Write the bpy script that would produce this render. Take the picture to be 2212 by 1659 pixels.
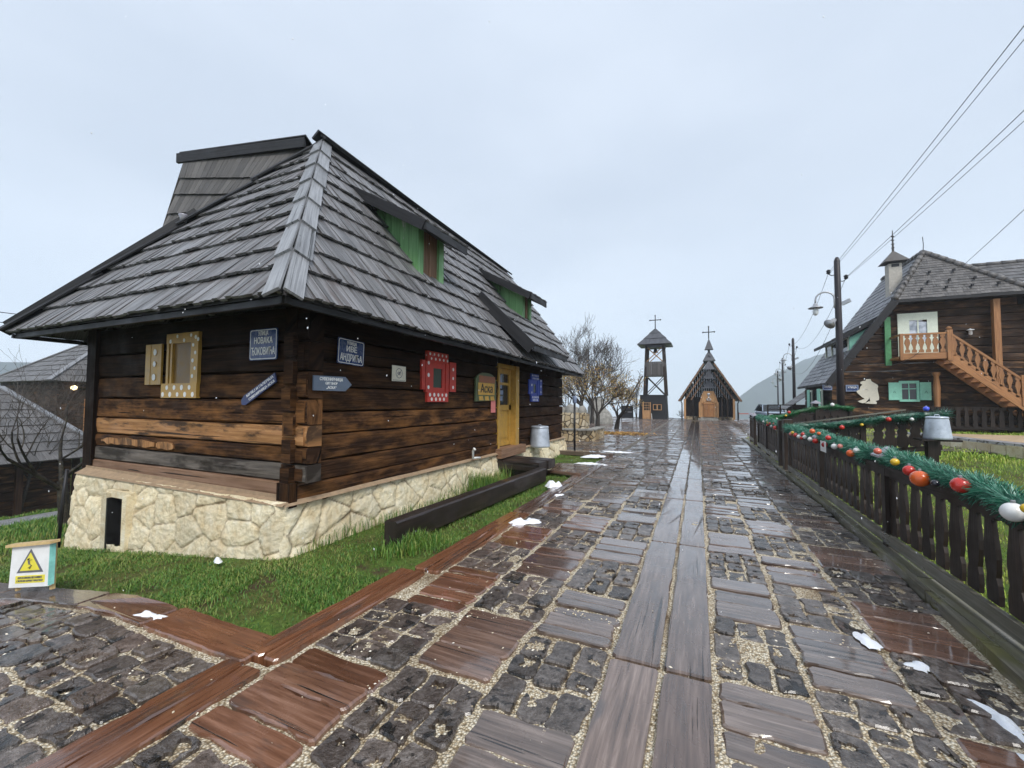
import bpy, math, random
import numpy as np
from mathutils import Vector, Matrix, noise as mnoise
random.seed(7); R=random.random
def U(a,b): return a+(b-a)*random.random()
SC=bpy.context.scene; COL=SC.collection
for o in list(bpy.data.objects): bpy.data.objects.remove(o)

# ---------------------------------------------------------------- camera
cam=bpy.data.cameras.new('camera'); cam.sensor_width=36; cam.lens=902/2212*36
cam.clip_start=.05; cam.clip_end=3000
co=bpy.data.objects.new('camera',cam); COL.objects.link(co); SC.camera=co
ya,pi_,ro=math.radians(24),math.radians(2.4),math.radians(.35)
d_=Vector((-math.sin(ya)*math.cos(pi_),math.cos(ya)*math.cos(pi_),math.sin(pi_)))
r_=Vector((math.cos(ya),math.sin(ya),0)); u_=r_.cross(d_)
rr=r_*math.cos(ro)+u_*math.sin(ro); uu=-r_*math.sin(ro)+u_*math.cos(ro)
m3=Matrix((rr,uu,-d_)).transposed(); co.matrix_world=Matrix.Translation((0,0,1.6))@m3.to_4x4()

# ---------------------------------------------------------------- light
SUN_EL,SUN_AZ=46.,140.      # azimuth clockwise from +Y
W=bpy.data.worlds.new('World'); SC.world=W; W.use_nodes=True
nt=W.node_tree; nt.nodes.clear()
def nd(nt,t,**k):
    n=nt.nodes.new(t)
    for a,b in k.items(): setattr(n,a,b)
    return n
sky=nd(nt,'ShaderNodeTexSky',sky_type='NISHITA',sun_disc=False)
sky.sun_elevation=math.radians(SUN_EL); sky.sun_rotation=math.radians(SUN_AZ)
tc=nd(nt,'ShaderNodeTexCoord'); mp=nd(nt,'ShaderNodeMapping'); mp.inputs['Scale'].default_value=(1.2,1.2,3.0)
nz=nd(nt,'ShaderNodeTexNoise'); nz.inputs['Scale'].default_value=1.6; nz.inputs['Detail'].default_value=5; nz.inputs['Roughness'].default_value=.45
rp=nd(nt,'ShaderNodeValToRGB'); rp.color_ramp.elements[0].position=.36; rp.color_ramp.elements[1].position=.64
rp.color_ramp.elements[0].color=(3.85,4.36,5.15,1); rp.color_ramp.elements[1].color=(4.45,4.95,5.72,1)
mx=nd(nt,'ShaderNodeMix',data_type='RGBA'); mx.inputs['Factor'].default_value=.93
bg=nd(nt,'ShaderNodeBackground'); bg.inputs['Strength'].default_value=.085; ow=nd(nt,'ShaderNodeOutputWorld')
L=nt.links.new
sz=nd(nt,'ShaderNodeSeparateXYZ'); L(tc.outputs['Generated'],sz.inputs[0])
mr=nd(nt,'ShaderNodeMapRange',interpolation_type='SMOOTHSTEP'); L(sz.outputs[2],mr.inputs[0]); mr.inputs[1].default_value=-.02; mr.inputs[2].default_value=.45; mr.inputs[3].default_value=1.35; mr.inputs[4].default_value=1.
L(mr.outputs[0],bg.inputs['Strength'])
sm_=nd(nt,'ShaderNodeMath',operation='MULTIPLY'); L(mr.outputs[0],sm_.inputs[0]); sm_.inputs[1].default_value=.083; L(sm_.outputs[0],bg.inputs['Strength'])
L(tc.outputs['Generated'],mp.inputs[0]); L(mp.outputs[0],nz.inputs['Vector']); L(nz.outputs[0],rp.inputs[0])
L(sky.outputs[0],mx.inputs[6]); L(rp.outputs[0],mx.inputs[7]); L(mx.outputs[2],bg.inputs[0]); L(bg.outputs[0],ow.inputs[0])
sl=bpy.data.lights.new('sun','SUN'); sl.energy=1.5; sl.angle=math.radians(22); sl.color=(1,.96,.9)
so=bpy.data.objects.new('sun',sl); COL.objects.link(so)
a=math.radians(SUN_AZ); e=math.radians(SUN_EL)
sd=Vector((math.sin(a)*math.cos(e),math.cos(a)*math.cos(e),math.sin(e)))
so.rotation_euler=sd.to_track_quat('Z','Y').to_euler(); so.location=sd*30
SC.view_settings.view_transform='Standard'; SC.view_settings.look='None'; SC.view_settings.exposure=1.12; SC.view_settings.gamma=1
HAZE=.0009
SC.cycles.volume_bounces=2

# ---------------------------------------------------------------- materials
def mat(name,rough=.6,spec=.5,coat=0):
    m=bpy.data.materials.new(name); m.use_nodes=True; nt=m.node_tree; b=nt.nodes['Principled BSDF']
    b.inputs['Roughness'].default_value=rough; b.inputs['Specular IOR Level'].default_value=spec
    if coat: b.inputs['Coat Weight'].default_value=coat; b.inputs['Coat Roughness'].default_value=.06
    return m,nt,b
def ramp(nt,src,stops):
    r=nd(nt,'ShaderNodeValToRGB'); cr=r.color_ramp
    while len(cr.elements)<len(stops): cr.elements.new(.5)
    for e,(p,c) in zip(cr.elements,stops): e.position=p; e.color=(*c,1) if len(c)==3 else c
    nt.links.new(src,r.inputs[0]); return r.outputs[0]
def mth(nt,op,a,b=None):
    n=nd(nt,'ShaderNodeMath',operation=op)
    for i,x in enumerate((a,b)):
        if x is None: continue
        if isinstance(x,(int,float)): n.inputs[i].default_value=x
        else: nt.links.new(x,n.inputs[i])
    return n.outputs[0]
def mixc(nt,f,a,b,bt='MIX'):
    n=nd(nt,'ShaderNodeMix',data_type='RGBA',blend_type=bt)
    for i,x in ((0,f),(6,a),(7,b)):
        if isinstance(x,(int,float)): n.inputs[i].default_value=x
        elif isinstance(x,tuple): n.inputs[i].default_value=(*x,1)
        else: nt.links.new(x,n.inputs[i])
    return n.outputs[2]
def noise(nt,vec,scale,detail=4,rough=.55,dist=0):
    n=nd(nt,'ShaderNodeTexNoise'); n.inputs['Scale'].default_value=scale; n.inputs['Detail'].default_value=detail
    n.inputs['Roughness'].default_value=rough; n.inputs['Distortion'].default_value=dist
    if vec is not None: nt.links.new(vec,n.inputs['Vector'])
    return n.outputs[0]
def attr(nt,n):
    a=nd(nt,'ShaderNodeAttribute',attribute_name=n); return a.outputs['Fac']
def bump(nt,b,h,dist=.01,strength=.6):
    n=nd(nt,'ShaderNodeBump'); n.inputs['Strength'].default_value=strength; n.inputs['Distance'].default_value=dist
    nt.links.new(h,n.inputs['Height']); nt.links.new(n.outputs[0],b.inputs['Normal'])
def rngrough(nt,b,src,lo,hi):
    n=nd(nt,'ShaderNodeMapRange'); nt.links.new(src,n.inputs[0]); n.inputs[1].default_value=.3; n.inputs[2].default_value=.7
    n.inputs[3].default_value=lo; n.inputs[4].default_value=hi; nt.links.new(n.outputs[0],b.inputs['Roughness'])
def uvec(nt,gu,gv):
    uv=nd(nt,'ShaderNodeUVMap',uv_map='UV'); m=nd(nt,'ShaderNodeMapping'); m.inputs['Scale'].default_value=(gu,gv,1)
    nt.links.new(uv.outputs[0],m.inputs[0])
    c=nd(nt,'ShaderNodeCombineXYZ'); nt.links.new(mth(nt,'MULTIPLY',attr(nt,'rnd'),37.),c.inputs[2])
    v=nd(nt,'ShaderNodeVectorMath',operation='ADD'); nt.links.new(m.outputs[0],v.inputs[0]); nt.links.new(c.outputs[0],v.inputs[1])
    return v.outputs[0]
def ocoord(nt):
    return nd(nt,'ShaderNodeTexCoord').outputs['Object']
def wood(name,c,gu=45,gv=2.2,rough=(.4,.75),spec=.5,var=.5,patch=None,patch_scale=1.5,pr=(.55,.68),bd=.006,crack=True,coat=0,tint=None,objvar=0):
    """u across the grain, v along it; rnd = tone of each board, aux = weathering of each board; log walls carry painted eave shade in both"""
    m,nt,b=mat(name,spec=spec,coat=coat); v=uvec(nt,gu,gv)
    n=noise(nt,v,1.,6,.6,.4); col=ramp(nt,n,[(.25,c[0]),(.5,c[1]),(.78,c[2])])
    if tint is not None:
        col=mixc(nt,attr(nt,'aux'),col,ramp(nt,n,[(.25,tint[0]),(.5,tint[1]),(.78,tint[2])]))
    if patch is not None:
        v2=uvec(nt,5.,1.2); n2=noise(nt,v2,patch_scale,5,.6)
        f=ramp(nt,n2,[(pr[0],(0,0,0)),(pr[1],(1,1,1))])
        if tint is None:
            f=mth(nt,'MULTIPLY',f,attr(nt,'aux'))
        col=mixc(nt,f,col,ramp(nt,n,[(.3,tuple(x*.6 for x in patch)),(.7,patch)]))
    k=mth(nt,'MULTIPLY_ADD',attr(nt,'rnd'),var); k.node.inputs[2].default_value=1-var/2
    if objvar: k=mth(nt,'ADD',k,mth(nt,'MULTIPLY',nd(nt,'ShaderNodeObjectInfo').outputs['Random'],objvar))
    hsv=nd(nt,'ShaderNodeHueSaturation'); nt.links.new(col,hsv.inputs['Color']); nt.links.new(k,hsv.inputs['Value'])
    out=hsv.outputs[0]; h=n
    if crack:
        nc=noise(nt,uvec(nt,gu*.8,gv*.3),1.,4,.55,.5)
        cf=ramp(nt,nc,[(.325,(0,0,0)),(.355,(1,1,1))]); out=mixc(nt,mth(nt,'MULTIPLY_ADD',cf,-.75) if False else mth(nt,'SUBTRACT',1,cf),out,tuple(x*.25 for x in c[0]))
        h=mth(nt,'ADD',mth(nt,'MULTIPLY',n,.5),cf)
    nt.links.new(out,b.inputs['Base Color'])
    big=noise(nt,ocoord(nt),3.,4); rngrough(nt,b,big,*rough); bump(nt,b,h,bd,.7)
    return m
def plain(name,c,rough=.5,metal=0,spec=.5,var=.25,ns=8.,coat=0,bd=.002):
    m,nt,b=mat(name,rough,spec,coat); o=ocoord(nt); n=noise(nt,o,ns,5,.65)
    nt.links.new(ramp(nt,n,[(.3,tuple(x*(1-var) for x in c)),(.7,tuple(min(1,x*(1+var*.6)) for x in c))]),b.inputs['Base Color'])
    b.inputs['Metallic'].default_value=metal; rngrough(nt,b,n,max(.05,rough-.12),rough+.12); bump(nt,b,noise(nt,o,ns*6,3),bd,.4); return m
M={}
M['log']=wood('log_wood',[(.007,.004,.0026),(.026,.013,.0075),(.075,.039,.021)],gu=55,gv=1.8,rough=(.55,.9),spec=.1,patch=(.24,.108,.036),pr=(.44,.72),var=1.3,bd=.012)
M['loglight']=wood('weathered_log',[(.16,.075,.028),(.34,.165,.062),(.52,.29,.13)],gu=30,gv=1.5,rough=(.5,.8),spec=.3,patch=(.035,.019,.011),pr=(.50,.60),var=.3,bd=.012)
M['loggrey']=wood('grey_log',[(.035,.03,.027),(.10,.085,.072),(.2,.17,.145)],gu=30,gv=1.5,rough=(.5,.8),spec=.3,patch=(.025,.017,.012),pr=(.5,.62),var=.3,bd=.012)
M['sill']=wood('sill_log',[(.10,.055,.03),(.2,.115,.07),(.30,.19,.125)],gu=30,gv=1.2,rough=(.5,.8),spec=.3,var=.3)
M['shingle']=wood('shingle_wood',[(.045,.044,.046),(.155,.152,.157),(.33,.326,.335)],gu=120,gv=1.6,rough=(.28,.6),spec=.6,var=.75,patch=(.11,.09,.085),pr=(.5,.68),bd=.006)
M['shingledark']=wood('dark_shingle_wood',[(.05,.046,.043),(.085,.078,.073),(.15,.14,.13)],gu=90,gv=1.6,rough=(.4,.7),var=.6,bd=.006)
M['ridge']=wood('ridge_board_wood',[(.09,.091,.098),(.20,.204,.215),(.34,.345,.36)],gu=50,gv=1.5,rough=(.25,.5),spec=.6,var=.4)
M['darkboard']=wood('dark_board_wood',[(.007,.007,.008),(.016,.016,.018),(.036,.034,.036)],gu=50,gv=1.5,rough=(.4,.7),spec=.35,var=.5)
M['beam']=wood('bench_beam_wood',[(.012,.008,.007),(.022,.015,.013),(.05,.036,.03)],gu=40,gv=1.5,rough=(.25,.6),spec=.5,var=.3)
M['green']=wood('green_paint',[(.075,.19,.065),(.14,.31,.12),(.21,.41,.18)],gu=30,gv=1.,rough=(.4,.7),var=.3,patch=(.45,.47,.40),pr=(.62,.66))
M['fence']=wood('fence_wood',[(.007,.0045,.0035),(.016,.0105,.008),(.036,.025,.018)],gu=40,gv=2.,rough=(.4,.7),spec=.3,var=.7,objvar=.9)
M['kerb']=wood('kerb_wood',[(.045,.04,.028),(.12,.11,.082),(.25,.24,.20)],gu=30,gv=1.,rough=(.2,.55),spec=.6,var=.4,patch=(.13,.125,.045),pr=(.45,.6))
M['plank']=wood('paving_plank_wood',[(.036,.024,.018),(.118,.084,.066),(.25,.195,.165)],gu=42,gv=2.4,rough=(.12,.36),spec=.6,coat=1.,var=.65,patch=(.07,.055,.05),pr=(.55,.72),bd=.006,tint=[(.075,.028,.014),(.165,.066,.032),(.27,.12,.065)])
M['orange']=wood('oiled_wood',[(.19,.082,.03),(.34,.155,.056),(.48,.25,.10)],gu=40,gv=2.,rough=(.35,.6),var=.35)
M['churchwood']=wood('church_wood',[(.24,.12,.05),(.42,.23,.10),(.56,.34,.17)],gu=30,gv=1.5,rough=(.5,.8),var=.4)
M['churchdark']=wood('church_dark_wood',[(.009,.006,.0045),(.024,.016,.011),(.055,.037,.026)],gu=30,gv=1.5,rough=(.5,.8),spec=.25,var=.6)
M['slatepanel']=wood('slate_panel',[(.09,.092,.105),(.15,.153,.17),(.21,.213,.235)],gu=30,gv=2.,rough=(.35,.6),var=.3)
M['slate']=wood('slate_board',[(.035,.037,.045),(.07,.073,.084),(.12,.123,.136)],gu=30,gv=2.,rough=(.35,.6),var=.4)
M['houselog']=wood('house_log_wood',[(.010,.0055,.004),(.03,.016,.0095),(.07,.039,.023)],gu=30,gv=1.5,rough=(.5,.8),spec=.2,patch=(.30,.16,.07),pr=(.5,.66),var=.7,bd=.01)
M['roofgrey']=wood('grey_tile',[(.05,.047,.047),(.105,.099,.097),(.18,.17,.165)],gu=40,gv=3.,rough=(.35,.6),spec=.5,var=.6)
M['roofpale']=wood('pale_tile',[(.10,.10,.108),(.19,.19,.203),(.31,.31,.325)],gu=40,gv=3.,rough=(.35,.6),spec=.5,var=.5)
M['yellow']=plain('ochre_paint',(.46,.27,.055),.4); M['goldpanel']=plain('gold_panel_paint',(.19,.105,.018),.4)
M['red']=plain('red_paint',(.52,.045,.03),.45); M['blue']=plain('blue_paint',(.035,.07,.38),.45)
M['white']=plain('white_paint',(.8,.8,.78),.5,var=.08); M['signblue']=plain('enamel_blue',(.022,.05,.155),.25,var=.15)
M['slateblue']=plain('slate_blue_board',(.12,.155,.215),.45,var=.15); M['navy']=plain('navy_board',(.03,.045,.14),.4)
M['paleblue']=plain('pale_blue_plate',(.22,.28,.42),.35)
M['mint']=plain('mint_paint',(.26,.60,.46),.5,var=.15); M['mint2']=plain('cream_paint',(.72,.78,.66),.5,var=.1)
M['greenpost']=plain('green_post_paint',(.09,.30,.13),.5)
M['zinc']=plain('galvanised_metal',(.50,.55,.62),.38,metal=.35,var=.3,ns=5); M['iron']=plain('dark_iron',(.02,.02,.024),.45,metal=.3)
M['capmetal']=plain('cap_metal',(.36,.35,.39),.35,metal=.4); M['steel']=plain('grey_steel',(.42,.43,.45),.35,metal=.5)
M['pole']=plain('tarred_pole',(.018,.013,.016),.45,ns=12); M['cream']=plain('cream_board',(.70,.66,.54),.5,var=.1)
M['render']=plain('chimney_render',(.46,.43,.38),.8,ns=10); M['black']=plain('black_paint',(.012,.012,.013),.45)
M['hazyellow']=plain('hazard_yellow',(.80,.70,.06),.4,var=.08); M['greydk']=plain('dark_grey_print',(.13,.13,.15),.5)
M['pinewood']=plain('pine_batten',(.62,.44,.20),.5); M['teal']=plain('acrylic_edge',(.25,.62,.56),.25)
M['pink']=plain('pink_paper',(.72,.22,.20),.6,var=.1); M['brownpaint']=plain('painted_brown',(.32,.12,.06),.5)
M['ochre']=plain('painted_ochre',(.62,.36,.07),.5,var=.2); M['paintgreen']=plain('painted_green',(.10,.13,.06),.5,var=.4)
M['steelblue']=plain('car_paint',(.28,.34,.42),.2,var=.06,coat=.6); M['rubber']=plain('rubber',(.02,.02,.02),.7)
M['redtape']=plain('red_tape',(.6,.09,.05),.5)
M['mortar']=plain('mortar',(.34,.24,.15),.85,ns=14,bd=.006)
for n,c in dict(orange=(.70,.12,.02),red=(.55,.03,.02),yellow=(.75,.48,.03),coral=(.72,.16,.10),white=(.78,.78,.76),pink=(.7,.22,.18),crimson=(.38,.02,.025),dark=(.02,.02,.03),blue=(.06,.10,.72)).items():
    M['ball_'+n]=plain('bauble_'+n,c,.22,var=.08,coat=.4)
def mk():
    m,nt,b=mat('glass',.06,.6); b.inputs['Base Color'].default_value=(.02,.024,.025,1); M['glass']=m
    m,nt,b=mat('curtain_glass',.1,.6); o=ocoord(nt)
    nt.links.new(ramp(nt,noise(nt,o,3.,3),[(.4,(.28,.32,.38)),(.6,(.62,.66,.74))]),b.inputs['Base Color']); M['curtain']=m
    m,nt,b=mat('lamp_glass',.1,.6); b.inputs['Base Color'].default_value=(.75,.78,.8,1); M['lampglass']=m
    m,nt,b=mat('lit_lamp',.3); b.inputs['Emission Color'].default_value=(1,.75,.4,1); b.inputs['Emission Strength'].default_value=1.5; M['lit']=m
    # end-grain blocks
    m,nt,b=mat('end_grain_wood',spec=.6,coat=.5); uv=nd(nt,'ShaderNodeUVMap',uv_map='UV'); c=nd(nt,'ShaderNodeCombineXYZ')
    nt.links.new(mth(nt,'MULTIPLY',attr(nt,'rnd'),53.),c.inputs[2])
    v=nd(nt,'ShaderNodeVectorMath',operation='ADD'); nt.links.new(uv.outputs[0],v.inputs[0]); nt.links.new(c.outputs[0],v.inputs[1])
    ln=nd(nt,'ShaderNodeVectorMath',operation='LENGTH'); nt.links.new(uv.outputs[0],ln.inputs[0])
    n1=noise(nt,v.outputs[0],17,7,.72); ring=mth(nt,'SINE',mth(nt,'ADD',mth(nt,'MULTIPLY',ln.outputs['Value'],260.),mth(nt,'MULTIPLY',n1,14.)))
    big=noise(nt,v.outputs[0],7.,6,.7,.6)
    n2=noise(nt,v.outputs[0],38,3,.7)
    col=ramp(nt,n1,[(.28,(.016,.013,.011)),(.48,(.080,.063,.052)),(.72,(.21,.185,.17))])
    col=mixc(nt,attr(nt,'aux'),col,ramp(nt,n1,[(.25,(.035,.018,.012)),(.5,(.10,.055,.035)),(.75,(.19,.115,.08))]))
    pit=ramp(nt,big,[(.385,(0,0,0)),(.43,(1,1,1))]); col=mixc(nt,mth(nt,'SUBTRACT',1,pit),col,(.012,.010,.009))
    k=mth(nt,'MULTIPLY_ADD',attr(nt,'rnd'),.8); k.node.inputs[2].default_value=.6
    hs=nd(nt,'ShaderNodeHueSaturation'); nt.links.new(col,hs.inputs['Color']); nt.links.new(k,hs.inputs['Value']); nt.links.new(hs.outputs[0],b.inputs['Base Color'])
    rngrough(nt,b,noise(nt,ocoord(nt),2.5,4),.15,.5)
    bump(nt,b,mth(nt,'ADD',mth(nt,'ADD',mth(nt,'MULTIPLY',ring,.03),mth(nt,'MULTIPLY',n2,.9)),mth(nt,'MULTIPLY',pit,1.3)),.018,1.); M['endgrain']=m
    # gravel
    m,nt,b=mat('pale_gravel',.55); o=ocoord(nt); vo=nd(nt,'ShaderNodeTexVoronoi'); vo.inputs['Scale'].default_value=75; nt.links.new(o,vo.inputs['Vector'])
    sx=nd(nt,'ShaderNodeSeparateColor'); nt.links.new(vo.outputs['Color'],sx.inputs[0])
    c1=ramp(nt,sx.outputs[0],[(0,(.48,.38,.24)),(.4,(.72,.62,.45)),(1,(.9,.84,.7))])
    dk=ramp(nt,vo.outputs['Distance'],[(.3,(1,1,1)),(.75,(.35,.3,.23))])
    dirt=ramp(nt,noise(nt,o,1.7,5,.6),[(.34,(.5,.43,.36)),(.5,(1,1,1))])
    nt.links.new(mixc(nt,1.,mixc(nt,1.,c1,dk,'MULTIPLY'),dirt,'MULTIPLY'),b.inputs['Base Color'])
    bump(nt,b,mth(nt,'SUBTRACT',1,vo.outputs['Distance']),.012,1.); M['gravel']=m
    m2=m.copy(); m2.name='muddy_gravel'; M['gravel2']=m2; q=[n for n in m2.node_tree.nodes if n.type=='VALTORGB'][0].color_ramp
    for e_,c_ in zip(q.elements,((.10,.085,.065),(.17,.145,.11),(.27,.24,.19))): e_.color=(*c_,1)
    m,nt,b=mat('gravel_chip',.5); nt.links.new(ramp(nt,attr(nt,'rnd'),[(0,(.45,.36,.24)),(.5,(.70,.61,.45)),(1,(.85,.80,.70))]),b.inputs['Base Color']); M['chip']=m
    # stones
    m,nt,b=mat('cream_limestone',.7,.35); o=ocoord(nt)
    n1=noise(nt,o,7,7,.7); n2=noise(nt,o,42,5,.75); n3=noise(nt,o,2.,4,.6)
    c=ramp(nt,n1,[(.25,(.60,.46,.25)),(.5,(.83,.73,.51)),(.75,(.90,.84,.68))])
    c=mixc(nt,mth(nt,'MULTIPLY',ramp(nt,n3,[(.45,(0,0,0)),(.7,(1,1,1))]),.45),c,(.56,.38,.17))
    k=mth(nt,'MULTIPLY_ADD',attr(nt,'rnd'),.3); k.node.inputs[2].default_value=.85
    hs=nd(nt,'ShaderNodeHueSaturation'); nt.links.new(c,hs.inputs['Color']); nt.links.new(k,hs.inputs['Value'])
    jn=mth(nt,'MULTIPLY',attr(nt,'aux'),ramp(nt,noise(nt,o,3.1,3,.6),[(.35,(.15,.15,.15)),(.6,(1,1,1))]))
    nt.links.new(mixc(nt,jn,hs.outputs[0],(.19,.125,.06)),b.inputs['Base Color'])
    bump(nt,b,mth(nt,'ADD',n2,mth(nt,'MULTIPLY',n1,1.3)),.022,1.); M['stone']=m
    m,nt,b=mat('rubble_masonry',.7,.35); o=ocoord(nt); vo=nd(nt,'ShaderNodeTexVoronoi',feature='DISTANCE_TO_EDGE'); vo.inputs['Scale'].default_value=4.2; nt.links.new(o,vo.inputs['Vector'])
    v2=nd(nt,'ShaderNodeTexVoronoi'); v2.inputs['Scale'].default_value=4.2; nt.links.new(o,v2.inputs['Vector'])
    sx=nd(nt,'ShaderNodeSeparateColor'); nt.links.new(v2.outputs['Color'],sx.inputs[0])
    f=ramp(nt,vo.outputs['Distance'],[(.03,(0,0,0)),(.08,(1,1,1))])
    c=ramp(nt,sx.outputs[0],[(0,(.34,.24,.12)),(.5,(.52,.42,.27)),(1,(.64,.56,.42))])
    nt.links.new(mixc(nt,f,(.10,.075,.05),c),b.inputs['Base Color']); bump(nt,b,mth(nt,'ADD',f,mth(nt,'MULTIPLY',noise(nt,o,20,4),.4)),.03,.9); M['rubble']=m
    m,nt,b=mat('grey_boulder',.75,.3); o=ocoord(nt); nt.links.new(ramp(nt,noise(nt,o,4,6,.65),[(.3,(.16,.155,.14)),(.7,(.36,.35,.32))]),b.inputs['Base Color']); bump(nt,b,noise(nt,o,12,4),.03,.8); M['boulder']=m
    # ground, grass
    m,nt,b=mat('turf_soil',.85,.2); o=ocoord(nt)
    nt.links.new(mixc(nt,ramp(nt,noise(nt,o,1.3,5,.65),[(.42,(0,0,0)),(.62,(1,1,1))]),ramp(nt,noise(nt,o,25,5,.7),[(.3,(.04,.085,.015)),(.7,(.15,.23,.04))]),ramp(nt,noise(nt,o,18,4,.7),[(.3,(.055,.06,.018)),(.7,(.17,.165,.05))])),b.inputs['Base Color'])
    lk=b.inputs['Base Color'].links[0].from_socket; nt.links.new(mixc(nt,ramp(nt,noise(nt,o,2.3,5,.65),[(.55,(0,0,0)),(.66,(1,1,1))]),lk,(.085,.058,.032)),b.inputs['Base Color'])
    bump(nt,b,noise(nt,o,40,4,.7),.03,.9); M['turf']=m
    m,nt,b=mat('grass_blade',.5,.35); r=attr(nt,'rnd'); 
    pn=noise(nt,ocoord(nt),1.1,4,.6); k=mth(nt,'ADD',mth(nt,'MULTIPLY',r,.55),mth(nt,'MULTIPLY',pn,.8)); k=mth(nt,'SUBTRACT',k,.12)
    nt.links.new(ramp(nt,k,[(.10,(.018,.07,.010)),(.40,(.05,.15,.02)),(.66,(.135,.235,.035)),(.92,(.33,.30,.10))]),b.inputs['Base Color'])
    M['grass']=m
    m,nt,b=mat('lawn_blade',.5,.35); r=attr(nt,'rnd')
    pn=noise(nt,ocoord(nt),.9,4,.6); k=mth(nt,'SUBTRACT',mth(nt,'ADD',mth(nt,'MULTIPLY',r,.55),mth(nt,'MULTIPLY',pn,.8)),.12)
    nt.links.new(ramp(nt,k,[(.12,(.09,.19,.018)),(.42,(.21,.34,.035)),(.7,(.36,.44,.07)),(.95,(.48,.42,.14))]),b.inputs['Base Color'])
    M['lawn']=m
    m,nt,b=mat('sandy_yard',.8,.25); o=ocoord(nt); nt.links.new(ramp(nt,noise(nt,o,3,6,.7),[(.3,(.34,.24,.15)),(.7,(.54,.40,.26))]),b.inputs['Base Color']); bump(nt,b,noise(nt,o,30,4),.02,.6); M['sand']=m
    m,nt,b=mat('wet_path_stone',.3,.6); o=ocoord(nt); vo=nd(nt,'ShaderNodeTexVoronoi',feature='DISTANCE_TO_EDGE'); vo.inputs['Scale'].default_value=3.; nt.links.new(o,vo.inputs['Vector'])
    f=ramp(nt,vo.outputs['Distance'],[(.02,(0,0,0)),(.06,(1,1,1))]); nt.links.new(mixc(nt,f,(.09,.085,.08),ramp(nt,noise(nt,o,3,5),[(.3,(.26,.26,.27)),(.7,(.46,.46,.48))])),b.inputs['Base Color']); bump(nt,b,f,.02,.6); M['pathstone']=m
    m,nt,b=mat('snow',.6,.3); b.inputs['Base Color'].default_value=(.86,.88,.92,1); b.inputs['Subsurface Weight'].default_value=.2; b.inputs['Subsurface Radius'].default_value=(.03,.03,.04); bump(nt,b,noise(nt,ocoord(nt),35,4,.7),.012,.7); M['snow']=m
    m,nt,b=mat('wet_bark',.6,.4); o=ocoord(nt); nt.links.new(ramp(nt,noise(nt,o,14,5,.7),[(.35,(.016,.013,.011)),(.6,(.045,.038,.031)),(.8,(.11,.11,.085))]),b.inputs['Base Color']); bump(nt,b,noise(nt,o,30,4),.01,.7); M['bark']=m
    m,nt,b=mat('twig_bark',.7,.3); nt.links.new(ramp(nt,attr(nt,'rnd'),[(0,(.035,.027,.022)),(1,(.10,.085,.072))]),b.inputs['Base Color']); M['twig']=m
    m,nt,b=mat('lichen_bark',.7,.3); o=ocoord(nt); nt.links.new(ramp(nt,noise(nt,o,9,5,.7),[(.45,(.014,.011,.009)),(.6,(.05,.043,.028)),(.75,(.17,.17,.10))]),b.inputs['Base Color']); M['lichen']=m
    m,nt,b=mat('autumn_leaf',.55,.3); nt.links.new(ramp(nt,attr(nt,'rnd'),[(0,(.13,.10,.05)),(.35,(.25,.17,.08)),(.6,(.36,.23,.05)),(.85,(.30,.27,.10)),(1,(.40,.15,.04))]),b.inputs['Base Color']); M['leaf']=m
    m,nt,b=mat('fallen_leaf',.5,.4); nt.links.new(ramp(nt,attr(nt,'rnd'),[(0,(.22,.09,.02)),(.5,(.42,.21,.04)),(1,(.55,.36,.09))]),b.inputs['Base Color']); M['fallen']=m
    m,nt,b=mat('tinsel_needle',.35,.5); nt.links.new(ramp(nt,attr(nt,'rnd'),[(0,(.010,.075,.045)),(.45,(.03,.165,.105)),(.8,(.085,.29,.20)),(1,(.30,.52,.42))]),b.inputs['Base Color']); M['tinsel']=m
    m,nt,b=mat('tinsel_needle_bright',.35,.5); nt.links.new(ramp(nt,attr(nt,'rnd'),[(0,(.008,.08,.02)),(.5,(.02,.17,.05)),(1,(.07,.32,.12))]),b.inputs['Base Color']); M['tinsel2']=m
    m,nt,b=mat('far_slope',.9,.1); o=ocoord(nt); nt.links.new(ramp(nt,noise(nt,o,.06,6,.7),[(.3,(.015,.022,.024)),(.7,(.04,.05,.05))]),b.inputs['Base Color']); M['hill']=m
mk()

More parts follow.
